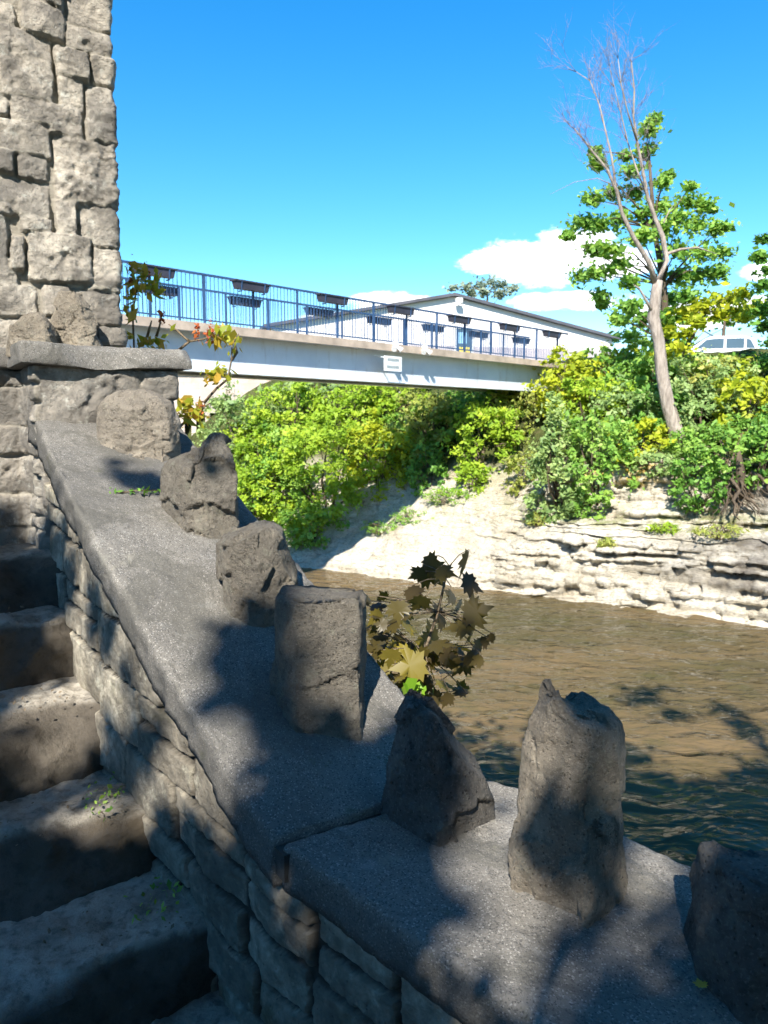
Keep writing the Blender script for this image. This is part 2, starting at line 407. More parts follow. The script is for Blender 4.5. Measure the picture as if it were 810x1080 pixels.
def build_ground():
    sa = np.concatenate([[-2500, -900, -300, -120, -60, -35, -24, -18], np.arange(-14, 14.01, .07), np.arange(14.4, 30, .6), [36, 48, 70, 120, 300, 900, 2500]])
    ta = np.concatenate([[-900, -300, -120, -60, -40, -30, -27, -25.5, -24.6, -24.4, -24.2, -23.9, -23.5, -23, -20, -14, -8, -4, -2, -1, -.5, -.25],
                         np.arange(-.1, .95, .022), np.arange(.95, 1.9, .06), np.arange(1.9, 3.3, .03), np.arange(3.3, 12, .16), [13, 15, 18, 22, 30, 45, 80, 160, 400, 1200, 3000]])
    S, T = np.meshgrid(sa, ta, indexing='ij')
    H = height(S, T)
    # wandering water line and cliff edges
    wig = .55 * fbm(np.stack([S * .35, S * 0, S * 0], -1), 4, 3) + .25 * fbm(np.stack([S * 1.1, S * 0, S * 0], -1), 3, 5)
    zone = ss(-.7, .0, T) * (1 - ss(5.5, 9, T)) * (np.abs(S) < 30)
    k = ss(-1.5, 3.5, S)                                   # 0 cliff .. 1 slope
    # strata: each bed sticks out by its own amount and is broken into blocks along s
    zz = H + .17 * fbm(np.stack([S * .45, T * .5, H * .8], -1), 4, 9) + S * .03 + .10 * np.sin(H * 5.1 + S * .4)
    bedh = .19
    bed = np.floor(zz / bedh); fr = zz / bedh - bed
    q = (S + .25 * fbm(np.stack([S * 1.3, H * 2, T], -1), 3, 14)) * (.55 + .95 * _hash(bed.astype(np.int64) & 0xffff, bed.astype(np.int64) * 0, bed.astype(np.int64) * 0, 4)) + 7.7 * bed
    out = vn(np.stack([q * .7, bed * 3.1, T * 0], -1), 21) * .26
    blk = _hash(np.floor(q * 1.3).astype(np.int64) & 0xffff, bed.astype(np.int64) & 0xffff, bed.astype(np.int64) * 0, 8)
    crack = ss(.0, .10, np.abs(q * 1.3 - np.round(q * 1.3)))
    groove = ss(0, .16, np.minimum(fr, 1 - fr))
    push = (out + (blk - .5) * .36) * (1 - .85 * k) * 1.0 - (1 - groove) * .17 * (1 - .85 * k) - (1 - crack) * .12 * (1 - k)
    push = push + .12 * fbm(np.stack([S * 4, T * 4, H * 4], -1), 4, 31, .6)
    big = .38 * fbm(np.stack([S * .6, H * .8, S * 0], -1), 3, 41) * (1 - .4 * k)
    D = zone * (push + big) + zone * wig * .5
    T2 = T - D
    rise = zone * k * (.22 * fbm(np.stack([S * .9, T * .9, S * 0], -1), 5, 51) + .10 * (np.abs(vn(np.stack([S * 2.4, T * 3.2, S * 0], -1), 52))))
    rise = rise + zone * .05 * fbm(np.stack([S * 4, T * 4, S * 0], -1), 3, 55)
    soilbump = ss(4, 8, T) * (np.abs(S) < 40) * (T < 12) * .3 * fbm(np.stack([S * .7, T * .7, S * 0], -1), 4, 61)
    H2 = H + rise * (T > .05) + soilbump
    X, Y = xy(S, T2)
    rock = np.where(T > -1.0, 1 - ss(3.0 + 1.2 * k, 3.9 + 2.0 * k, T + .8 * fbm(np.stack([S * .8, T, S * 0], -1), 3, 71)), 0.35)
    lich = ss(3.7, 4.0, H) * (1 - ss(4.7, 5.1, H)) * (1 - k) * ss(-5, -2.5, S)
    grey = ss(.6, 1.1, H) * (1 - ss(2.3, 2.6, H)) * (1 - ss(-7, -2.5, S)) + .8 * ss(2.9, 3.3, H) * (1 - ss(-7.5, -5, S)) * (H < 6)
    shelf = (1 - k) * ss(2.4, 2.6, H) * (1 - ss(2.9, 3.3, H)) + .35 * k * ss(1.2, 2.4, H)
    o = mk('ground', np.stack([X, Y, H2], -1), grid_faces(len(sa), len(ta), True), M['ground'], None,
           dict(rock=rock, lichen=lich, grey=np.clip(grey, 0, 1), shelf=np.clip(shelf, 0, 1), slope=k), smooth=True)
    tag(o, 'pale layered limestone riverbank with soil above', None, None, 'structure')
build_ground()

def build_water():
    sa = np.concatenate([[-900, -300, -120, -60, -36, -24], np.arange(-18, 16.01, .09), np.arange(16.5, 30, .5), [36, 50, 90, 300, 900]])
    ta = np.arange(-24.0, .8, .09)
    S, T = np.meshgrid(sa, ta, indexing='ij')
    w = .5 + .5 * vn(np.stack([S * .25, T * .35, S * 0], -1), 77)
    Z = .034 * w * (fbm(np.stack([S * 1.1, T * 2.2, S * 0], -1), 3, 81)) + .018 * fbm(np.stack([S * 3.2, T * 5.0, S * 0], -1), 3, 85)
    Z *= 1.5 * (np.abs(S) < 18)
    X, Y = xy(S, T)
    o = mk('river', np.stack([X, Y, Z * 1.6], -1), grid_faces(len(sa), len(ta), True), M['water'])
    tag(o, 'brown rippling river between stone wall and limestone bank', None, None, 'structure')
build_water()

def strip(name, s0, s1, t0, t1, z, mat, label):
    c = [xy(s0, t0), xy(s1, t0), xy(s1, t1), xy(s0, t1)]
    o = mk(name, [(*p, z) for p in c], [(3, 2, 1, 0)], mat, smooth=False); tag(o, label, None, None, 'structure')
strip('road', -300, 300, 19.0, 26.5, 9.35, M['asphalt'], 'street on the far bank behind the trees')

# ------------------------------------------------------------------ parapet wall and coping
LE = [(-1.40, 3.06, .05), (-1.344, 3.0, .036), (-1.13, 2.66, -.145), (-.88, 2.3, -.325), (-.615, 1.995, -.575), (-.30, 1.63, -.835), (-.224, 1.545, -.872)]
RE = [(-.915, 3.37, .05), (-.86, 3.3, .0), (-.545, 2.89, -.26), (-.19, 2.425, -.526), (.066, 2.09, -.745), (.205, 1.905, -.845), (.255, 1.85, -.872)]
LE2 = [(-.224, 1.545, -.872), (-.083, 1.417, -.885), (.119, 1.205, -.90), (.275, 1.066, -.925), (.56, .80, -.96), (.95, .36, -1.02), (1.35, -.3, -1.10)]
RE2 = [(.255, 1.85, -.872), (.344, 1.80, -.88), (.532, 1.633, -.90), (.65, 1.543, -.92), (.93, 1.30, -.955), (1.42, .80, -1.02), (1.85, .1, -1.10)]
def resample(P, n):
    P = np.array(P, float); d = np.r_[0, np.cumsum(np.linalg.norm(np.diff(P, axis=0), axis=1))]
    q = np.linspace(0, d[-1], n); C = np.stack([np.interp(q, d, P[:, k]) for k in range(3)], 1)
    for _ in range(max(1, n // 24)):
        C[1:-1] = .25 * C[:-2] + .5 * C[1:-1] + .25 * C[2:]
    return C
C1L, C1R, C2L, C2R = (resample(p, n) for p, n in ((LE, 150), (RE, 150), (LE2, 200), (RE2, 200)))
for c in (C1L, C1R, C2L, C2R): c[:, 2] += EYE

def coping_slab(L, Rr, th, parent, seed, trim0=0, trim1=0):
    n = len(L); A = np.linspace(0, 1, n)
    ids = np.arange(trim0, n - trim1)
    L = L[ids]; Rr = Rr[ids]; n = len(L)
    nb = 84
    # cross-section ring: bottom-left, left face up, top across, right face down, bottom
    prof_ = [(0.0, -1.0), (0.0, -.75), (0.0, -.5), (0.0, -.3), (.003, -.09), (.011, -.02)] + [(b, 0.0) for b in np.linspace(.022, .978, nb)] + [(.989, -.02), (.997, -.09), (1., -.3), (1., -.6), (1., -1.)]
    B = np.array([p[0] for p in prof_]); Dn = np.array([p[1] for p in prof_])
    m = len(B)
    P = L[:, None, :] * (1 - B[None, :, None]) + Rr[:, None, :] * B[None, :, None]
    P = P.copy(); P[:, :, 2] += Dn[None, :] * th
    nz = fbm(P * 9, 4, seed); nz2 = fbm(P * 45, 3, seed + 7)
    top = (Dn > -.02)[None, :]
    P[:, :, 2] += np.where(top, nz * .007 + nz2 * .0035, 0)
    lat = np.array([W[0], W[1], 0])
    side = ((B < .03).astype(float) - (B > .97))[None, :, None]
    jag = (fbm(P * 11, 4, seed + 3) * .012 + nz2 * .006 + .010 * np.clip(fbm(P * 26, 3, seed + 8) - .15, 0, 1) * -2)[..., None]
    P -= side * lat * jag
    P[:, :, 2] += (np.abs(side[..., 0]) * (Dn > -.35)) * fbm(P * 22, 3, seed + 5) * .006
    V = P.reshape(-1, 3); F = grid_faces(n, m, False)
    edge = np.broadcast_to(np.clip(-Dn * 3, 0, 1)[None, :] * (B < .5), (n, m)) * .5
    # close: underside and ends
    ext = []
    i = np.arange(n - 1)
    und = np.stack([i * m, i * m + m - 1, (i + 1) * m + m - 1, (i + 1) * m], 1)
    faces = [tuple(f) for f in np.vstack([F, und])]
    faces.append(tuple(range(m))); faces.append(tuple(range((n - 1) * m, n * m))[::-1])
    return mk('coping_slab', V, faces, M['coping'], parent, dict(edge=edge))

parapet = thing('parapet_wall', 'low stone parapet wall beside steps with concrete coping carrying rough stones', 'parapet wall', (-.4, 2.1, EYE - 1.5))
def par(o, root):                              # keep world position under a moved root
    o.location = tuple(np.array(o.location) - np.array(root.location)); o.parent = root; return o
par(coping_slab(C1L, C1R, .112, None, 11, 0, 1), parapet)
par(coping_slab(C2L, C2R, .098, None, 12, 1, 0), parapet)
# mortar bed filling the joint just below the surface
jb = MB(); a, b = C1L[-1].copy(), C1R[-1].copy(); a[2] -= .045; b[2] -= .045
jb.bar(a, b, .06, .06); par(jb.build('joint_mortar', M['mortar']), parapet)

TRI = []
for L, Rr in ((C1L, C1R), (C2L, C2R)):
    for i in range(0, len(L) - 1): TRI += [(L[i], Rr[i], Rr[i + 1]), (L[i], Rr[i + 1], L[i + 1])]
TRI = np.array(TRI)
def hit(px, py):
    o = np.array([0, 0, EYE]); d = ray(px, py)
    e1 = TRI[:, 1] - TRI[:, 0]; e2 = TRI[:, 2] - TRI[:, 0]; h = np.cross(d, e2); a_ = (e1 * h).sum(1)
    f = 1 / a_; s = o - TRI[:, 0]; u = f * (s * h).sum(1); q = np.cross(s, e1); v = f * (q @ d); t = f * (e2 * q).sum(1)
    ok = (u >= -1e-3) & (v >= -1e-3) & (u + v <= 1.001) & (t > 0)
    if not ok.any(): return None
    return o + d * t[ok].min()

# ------------------------------------------------------------------ masonry faces
def path2d(pts, res, rad=.025):
    """rounded, evenly sampled plan path with outward normals (left-hand side of travel is inside)"""
    pts = [np.array(p, float) for p in pts]; out = [pts[0]]
    for i in range(1, len(pts) - 1):
        a = pts[i - 1] - pts[i]; b = pts[i + 1] - pts[i]; a /= np.linalg.norm(a); b /= np.linalg.norm(b)
        if a @ b < -.97: out.append(pts[i]); continue
        for t in np.linspace(0, 1, 7):
            p = (1 - t) ** 2 * (pts[i] + a * rad) + 2 * t * (1 - t) * pts[i] + t * t * (pts[i] + b * rad); out.append(p)
    out.append(pts[-1]); Q = np.array(out)
    d = np.r_[0, np.cumsum(np.linalg.norm(np.diff(Q, axis=0), axis=1))]
    u = np.arange(0, d[-1], res); Q = np.stack([np.interp(u, d, Q[:, k]) for k in (0, 1)], 1)
    T = np.gradient(Q, axis=0); T /= np.linalg.norm(T, axis=1)[:, None]
    k = np.ones(9) / 9
    Ns = np.stack([T[:, 1], -T[:, 0]], 1); Np = np.pad(Ns, ((4, 4), (0, 0)), 'edge')
    Ns = np.stack([np.convolve(Np[:, q], k, 'valid') for q in (0, 1)], 1); Ns /= np.linalg.norm(Ns, axis=1)[:, None]
    return u, Q, Ns

def courses(u0, u1, v0, v1, hr, wr, rnd, stack=.25):
    st_ = []; v = v0
    while v < v1 - .02:
        h = rnd.uniform(*hr); h = min(h, v1 - v) if v1 - v - h > .05 else v1 - v
        u = u0 - rnd.uniform(0, wr[0])
        while u < u1:
            w = rnd.uniform(*wr) * (1.2 if h > .14 else 1)
            if h > .13 and rnd.random() < stack:
                k = rnd.uniform(.4, .6); st_ += [(u, v, u + w, v + h * k), (u, v + h * k, u + w, v + h)]
            else: st_.append((u, v + rnd.uniform(-.008, .008), u + w, v + h + rnd.uniform(-.008, .008)))
            u += w
        v += h
    return st_

def masonry(name, path, zlo, zhi, stones, res, mat, depth=.028, amp=.02, gap=.006, shear=None, seed=0, parent=None, tintf=None, rk=1.0):
    u, Q, Ns = path; n = len(u)
    hi = zhi(u) if callable(zhi) else np.full(n, zhi); lo = np.full(n, zlo)
    m = max(4, int((hi - lo).max() / res)); k = np.linspace(0, 1, m)
    Z = lo[:, None] + (hi - lo)[:, None] * k[None]; Uu = np.broadcast_to(u[:, None], Z.shape)
    Vv = Z + (shear(u)[:, None] if shear else 0)
    c3 = np.stack([Uu, Vv, Uu * 0], -1)
    uw = Uu + .009 * fbm(c3 * 5, 2, seed) + .006 * fbm(c3 * 30, 3, seed + 21); vw = Vv + .008 * fbm(c3 * 5, 2, seed + 50) + .006 * fbm(c3 * 30, 3, seed + 71)
    H = -depth + .004 * fbm(c3 * 40, 3, seed + 9); J = np.ones_like(H); Tn = np.full(H.shape, .4)
    rnd = random.Random(seed)
    fine = fbm(c3 * 38, 4, seed + 2, .6); mid = fbm(c3 * 13, 4, seed + 3); rid = 1 - np.abs(fbm(c3 * 17, 4, seed + 4)) * 2
    for (a, b, c, d) in stones:
        r = rnd.random(); lift = rnd.uniform(-.3, 1) * amp; tx, tz = rnd.uniform(-.08, .08), rnd.uniform(-.08, .08); rough = rnd.uniform(.5, 1.5)
        msk = (uw > a) & (uw < c) & (vw > b) & (vw < d)
        if not msk.any(): continue
        x = uw[msk]; y = vw[msk]
        dx = np.minimum(x - a, c - x) - gap; dz = np.minimum(y - b, d - y) - gap
        mn = np.minimum(dx, dz); dd = np.where(mn > 0, mn - .004 * np.exp(-np.maximum(dx, dz) / .006), -1)
        pf = ss(0, .0065, dd + .006 * fine[msk])
        bulge = ss(0, .03, dd) * amp * .3
        face = lift + bulge * rk + (x - (a + c) / 2) * tx + (y - (b + d) / 2) * tz + rk * rough * (.011 * mid[msk] + .009 * fine[msk] + .010 * np.clip(rid[msk], -1, 1))
        cx_, cy_ = (a + c) / 2, (b + d) / 2; hw, hh = (c - a) / 2, (d - b) / 2
        for _ in range(5):                      # split faces left by the mason's hammer
            th = rnd.uniform(0, 6.283); st2 = rnd.uniform(.10, .45) * rk; o2 = rnd.uniform(.1, .9)
            pl = lift + amp * .5 + st2 * ((o2 * (abs(math.cos(th)) * hw + abs(math.sin(th)) * hh)) - ((x - cx_) * math.cos(th) + (y - cy_) * math.sin(th)))
            face = np.minimum(face, pl + .006 * mid[msk] + .004 * fine[msk])
        face = np.maximum(face, -depth * .75)
        H[msk] = H[msk] * (1 - pf) + pf * face; J[msk] = 1 - ss(.1, .6, pf); Tn[msk] = r if tintf is None else tintf(r, (a + c) / 2, (b + d) / 2)
    P = np.empty(Z.shape + (3,)); P[..., :2] = Q[:, None] + Ns[:, None] * H[..., None]; P[..., 2] = Z
    # edges run back into the wall so the relief is closed
    back = P[:, -1].copy(); back[:, :2] -= Ns * .12; P = np.concatenate([P, back[:, None]], 1); J = np.c_[J, J[:, -1]]; Tn = np.c_[Tn, Tn[:, -1]]
    return mk(name, P, grid_faces(n, P.shape[1], False), mat, parent, dict(tint=Tn, joint=J))

RC = np.array([-1.165, 3.50])                   # tower corner at its right, seen against the sky
CC = np.array([-1.325, 2.985])                 # pier corner at the head of the coping
tower = thing('stone_tower', 'tall rough limestone tower with pale mortar joints rising above the parapet', 'tower', (-1.6, 3.8, EYE - 1))
# --- tower front, stones read off the photo (pixel boxes on the 2.7x enlargement of its visible face)
def uvt(cx, cy):
    d = ray(cx / 2.7, cy / 2.7); n2 = np.array([W[1], -W[0]])
    F = (RC @ n2) / (d[:2] @ n2); p = d[:2] * F
    return -(p - RC) @ W, EYE + d[2] * F
SIDE = 1.2
BOX = [(0, 8, 52, 82), (66, 10, 196, 112), (130, -60, 190, 24), (196, -60, 332, 82), (196, 84, 332, 158), (0, 88, 160, 285), (164, 138, 262, 232), (262, 160, 334, 246),
       (172, 222, 248, 322), (252, 250, 340, 432), (36, 286, 248, 386), (0, 282, 34, 335), (0, 344, 156, 446), (160, 396, 346, 600), (0, 428, 54, 500), (56, 440, 146, 516), (-60, 510, 152, 616),
       (164, 570, 228, 678), (230, 582, 346, 704), (-60, 606, 32, 776), (36, 664, 80, 770), (60, 614, 158, 662), (84, 664, 270, 806), (272, 704, 348, 822), (212, 826, 356, 928), (128, 806, 208, 905), (-60, 800, 116, 900), (-60, 904, 130, 990), (276, 930, 356, 990), (130, 908, 272, 990)]
stones = []
for (x0, y0, x1, y1) in BOX:
    xm, ym = (x0 + x1) / 2, (y0 + y1) / 2
    ua, _ = uvt(min(x1, 345), ym); ub, _ = uvt(x0, ym); _, za = uvt(xm, y1); _, zb = uvt(xm, y0)
    if x1 >= 325: ua = -.22 - .1 * random.random()
    stones.append((SIDE + ua - .003, za - .003, SIDE + ub + .003, zb + .003))
uB, _ = uvt(-30, 400); _, zT = uvt(200, 0)
rnd = random.Random(5)
stones = courses(SIDE + .50, SIDE + 1.7, 6.2, 9.6, (.1, .24), (.16, .4), rnd) + courses(0, SIDE - .2, 6.2, 9.6, (.1, .24), (.16, .4), rnd) + courses(SIDE - .2, SIDE + .5, zT + .02, 9.6, (.1, .22), (.16, .36), rnd) + stones
pT = path2d([RC - W * 0 + RUN * SIDE, RC, RC - W * 1.6, RC - W * 1.6 + RUN * .6], .0055)
pT = (pT[0], pT[1], -pT[2]) if (pT[2][int(1.5 / .0055)] @ np.array([0, -1])) < 0 else pT
o = masonry('wall', pT, 6.2, 9.6, stones, .0055, M['tower'], .019, .015, .0045, None, 3,
            tintf=lambda r, a, z: np.clip(.12 + .62 * r + .25 * ss(6.9, 7.8, z), 0, 1), rk=.85); par(o, tower)
core = MB(); core.prism([(*(RC + RUN * .06 - W * .06), 2.5), (*(RC + RUN * 1.2 - W * .06), 2.5), (*(RC + RUN * 1.2 - W * 1.55), 2.5), (*(RC + RUN * .06 - W * 1.55), 2.5)], (0, 0, 7.08))
par(core.build('core', M['mortar']), tower)
# --- pier under the ledge: tower foot, pier side, pier front, pier far side
pk = CC + W * .55
pP = path2d([RC - W * 1.6, RC - W * .42, CC + RUN * .30, CC, pk, pk + RUN * .55], .007)
def orient(p, test, want):
    u, Q, Ns = p; i = np.argmin(np.linalg.norm(Q - test, axis=1)); return p if Ns[i] @ want > 0 else (u, Q, -Ns)
pP = orient(pP, CC + W * .3, -RUN)
uu = pP[0]; iC = np.argmin(np.linalg.norm(pP[1] - CC, axis=1)); uC = uu[iC]; ztop = EYE + .238
rnd = random.Random(9)
ps = courses(0, uC, 4.6, ztop, (.09, .17), (.14, .3), rnd) + courses(uC, uC + 1.2, 4.6, ztop - .27, (.1, .16), (.16, .3), rnd)
ps += [(uC - .005, ztop - .27, uC + .40, ztop), (uC + .40, ztop - .13, uC + .58, ztop), (uC + .40, ztop - .27, uC + .58, ztop - .13), (uC + .58, ztop - .27, uC + .9, ztop)]
o = masonry('pier_wall', pP, 4.6, ztop, ps, .0065, M['tower'], .016, .012, .003, None, 13, tintf=lambda r, a, z: .45 * r); par(o, tower)
core = MB(); c0 = CC + W * .05 + RUN * .05
core.prism([(*c0, 2.5), (*(c0 + W * .45), 2.5), (*(c0 + W * .45 + RUN * .6), 2.5), (*(c0 + RUN * .6), 2.5)], (0, 0, ztop - 2.505)); par(core.build('core', M['mortar']), tower)

# --- rough closed block (steps, ledge): box grid displaced
def rough_block(name, org, ax, size, res, mat, parent=None, amp=.012, seed=0, chip=.03, nchips=16, rad=.018, skylit=None):
    """org: near-right-top corner; ax: 3 unit axes (right, back, up); size along -right, +back, -up"""
    import bmesh
    bm = bmesh.new(); bmesh.ops.create_cube(bm, size=1)
    n = [max(2, int(s / res)) for s in size]
    bm.free()
    a, b, c = [np.linspace(0, s, k + 1) for s, k in zip(size, n)]
    V, F = [], []
    def face(fn, p, q, flip):
        g = np.stack(np.meshgrid(p, q, indexing='ij'), -1).reshape(-1, 2); k = sum(len(x) for x in V)
        V.append(fn(g)); F.append(grid_faces(len(p), len(q), flip) + k)
    z = lambda g: np.zeros(len(g))
    face(lambda g: np.stack([g[:, 0], g[:, 1], z(g)], 1), a, b, True)
    face(lambda g: np.stack([g[:, 0], g[:, 1], z(g) + size[2]], 1), a, b, False)
    face(lambda g: np.stack([g[:, 0], z(g), g[:, 1]], 1), a, c, False)
    face(lambda g: np.stack([g[:, 0], z(g) + size[1], g[:, 1]], 1), a, c, True)
    face(lambda g: np.stack([z(g), g[:, 0], g[:, 1]], 1), b, c, True)
    face(lambda g: np.stack([z(g) + size[0], g[:, 0], g[:, 1]], 1), b, c, False)
    V = np.vstack(V); F = np.vstack(F); L = V.copy(); sz = np.array(size)
    # round off arrises unevenly, then roughen
    r_ = rad * (1 + .6 * vn(L * 8 + seed, seed))
    cin = np.clip(L, r_[:, None], sz - r_[:, None]); d = L - cin; ln = np.linalg.norm(d, axis=1)[:, None]
    L = np.where(ln > 1e-6, cin + d / np.maximum(ln, 1e-6) * np.minimum(ln, r_[:, None]), L)
    rs = np.random.default_rng(seed)
    cen = sz / 2
    for _ in range(nchips):
        e = rs.random(3) * sz; e[rs.integers(1, 3)] = 0 if rs.random() < .8 else e[1]
        e[1] = 0; e[2] = rs.random() * size[2] if rs.random() < .4 else 0
        nn = np.array([rs.normal() * .5, -1, -1 * rs.uniform(.3, 1.2)]); nn /= np.linalg.norm(nn)
        off = e @ nn - rs.uniform(.2, 1) * chip; w = np.exp(-((L[:, 0] - e[0]) / rs.uniform(.08, .25)) ** 2)
        dd = np.maximum(L @ nn - off, 0) * w; L -= dd[:, None] * nn
    wpos = np.asarray(org) + L @ np.array([-ax[0], ax[1], -ax[2]])
    nrm = (L - cen) / sz; nrm = np.sign(nrm) * np.abs(nrm) ** 5; nrm /= np.linalg.norm(nrm, axis=1)[:, None] + 1e-9
    nd = amp * (fbm(wpos * 5, 4, seed + 1) * 1.1 + .8 * fbm(wpos * 24, 4, seed + 2, .65)) + amp * .8 * (np.abs(fbm(wpos * np.array([3, 3, 14]), 4, seed + 3)) * -1.2)
    fl = fbm(wpos * np.array([4.5, 4.5, 9]), 5, seed + 12, .55) * 4.2; fq = np.floor(fl) + ss(.0, .14, fl - np.floor(fl)); nd = nd + (amp * .55 * fq if skylit else 0)
    nw = nrm @ np.array([-ax[0], ax[1], -ax[2]])
    P = wpos + nw * nd[:, None]
    tp = ss(.03, .006, L[:, 2]) if skylit else L[:, 2] * 0  # mask of the top faces that get the painted sky-light tone
    return mk(name, P, F, mat, parent, dict(skylit=tp))

AX = (np.array([*W, 0]), np.array([*RUN, 0]), np.array([0, 0, 1.]))
# ledge slab over the pier
ov = CC + W * .60 - RUN * .045
o = rough_block('ledge_slab', (*ov, EYE + .322), AX, (.66, .46, .086), .011, M['coping'], None, .005, 21, .015, 10, .009); par(o, tower)
o = rough_block('string_course', (*(RC - W * .40 - RUN * .055), EYE + .318), AX, (1.2, .16, .08), .016, M['coping'], None, .006, 22, .015, 8, .009); par(o, tower)

# --- stair side of the parapet
inn = np.vstack([C1L[:, :2], C2L[3:, :2]]) + W * .028
zc = np.r_[C1L[:, 2], C2L[3:, 2]] - .074
ZCUT = int(len(inn) * .93)
pW = path2d([p for p in inn[4:ZCUT:3]], .0056); pW = orient(pW, np.array([-.6, 2.0]), -W)
dcum = np.r_[0, np.cumsum(np.linalg.norm(np.diff(inn[4:ZCUT:3], axis=0), axis=1))]
ztopW = lambda u: np.interp(u, dcum, zc[4:ZCUT:3]) + .012
rnd = random.Random(14)
Lw = dcum[-1]
shear = lambda u: np.interp(u, dcum, (zc[4:ZCUT:3][0] - zc[4:ZCUT:3]) * .12)
ws = courses(0, Lw, 3.6, 7.4, (.11, .19), (.20, .42), rnd, .25)
o = masonry('masonry', pW, 3.9, ztopW, ws, .0056, M['wall'], .021, .008, .006, shear, 17, None, None, .42); par(o, parapet)
# river side
outn = np.vstack([C1R[:, :2], C2R[3:, :2]]) - W * .03
zo = np.r_[C1R[:, 2], C2R[3:, 2]] - .074
pO = path2d([p for p in outn[4:ZCUT:4]], .03); pO = orient(pO, np.array([-.2, 2.4]), W)
dO = np.r_[0, np.cumsum(np.linalg.norm(np.diff(outn[4:ZCUT:4], axis=0), axis=1))]
o = masonry('river_masonry', pO, -.6, lambda u: np.interp(u, dO, zo[4:ZCUT:4]) + .01, courses(0, dO[-1], -.6, 6.2, (.14, .26), (.25, .6), random.Random(3), .15), .03, M['wall'], .03, .02, .01, None, 19); par(o, parapet)
# rubble core between both faces
cb = MB(); nI = len(inn[4:ZCUT:3]); ia = inn[4:ZCUT:3] + W * .06; ob = outn[4:ZCUT:3] - W * .05
for i in range(nI - 1):
    z1 = min(zc[4:ZCUT:3][i], zc[4:ZCUT:3][i + 1]) - .01
    cb.prism([(*ia[i], 3.0), (*ia[i + 1], 3.0), (*ob[i + 1], 3.0), (*ob[i], 3.0)], (0, 0, z1 - 3.0))
par(cb.build('core', M['mortar']), parapet)

# --- stairs
stairs = thing('stone_staircase', 'weathered dark stone staircase climbing beside the parapet wall', 'staircase', (-1.0, 1.9, EYE - 1.6))
CORN = [(1.30, -1.60, 0), (1.56, -1.43, 0), (1.808, -1.257, 0), (2.075, -1.09, 0), (2.34, -.877, 0), (2.606, -.665, 0), (2.80, -.475, 0)]
WS = np.array([.72, .69]); WS /= np.linalg.norm(WS); RS = np.array([-WS[1], WS[0]]); AXS = (np.array([*WS, 0]), np.array([*RS, 0]), np.array([0, 0, 1.]))
for i, (F, dz, _) in enumerate(CORN):
    x = 1.119 - .869 * F if F < 2.6 else np.interp(F, [2.6, 3.0], [-1.14, -1.36])
    p = np.array([x, F]) + WS * .10
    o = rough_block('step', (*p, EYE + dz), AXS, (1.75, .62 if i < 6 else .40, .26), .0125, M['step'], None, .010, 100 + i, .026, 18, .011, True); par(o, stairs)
base = MB(); q = np.array([1.119 - .869 * 1.3, 1.3])
for i, (F, dz, _) in enumerate(CORN):
    p = np.array([1.119 - .869 * F, F]) + RS * .12
    base.prism([(*(p + WS * .05), 3.2), (*(p + RS * .6 + WS * .05), 3.2), (*(p + RS * .6 - WS * 1.6), 3.2), (*(p - WS * 1.6), 3.2)], (0, 0, EYE + dz - .2 - 3.2 - .003 * i))
par(base.build('core', M['mortar']), stairs)
lz = MB(); lz.box((.0, .2, EYE - 1.9), (1.5, 1.3, .1)); par(lz.build('landing', M['step']), stairs)

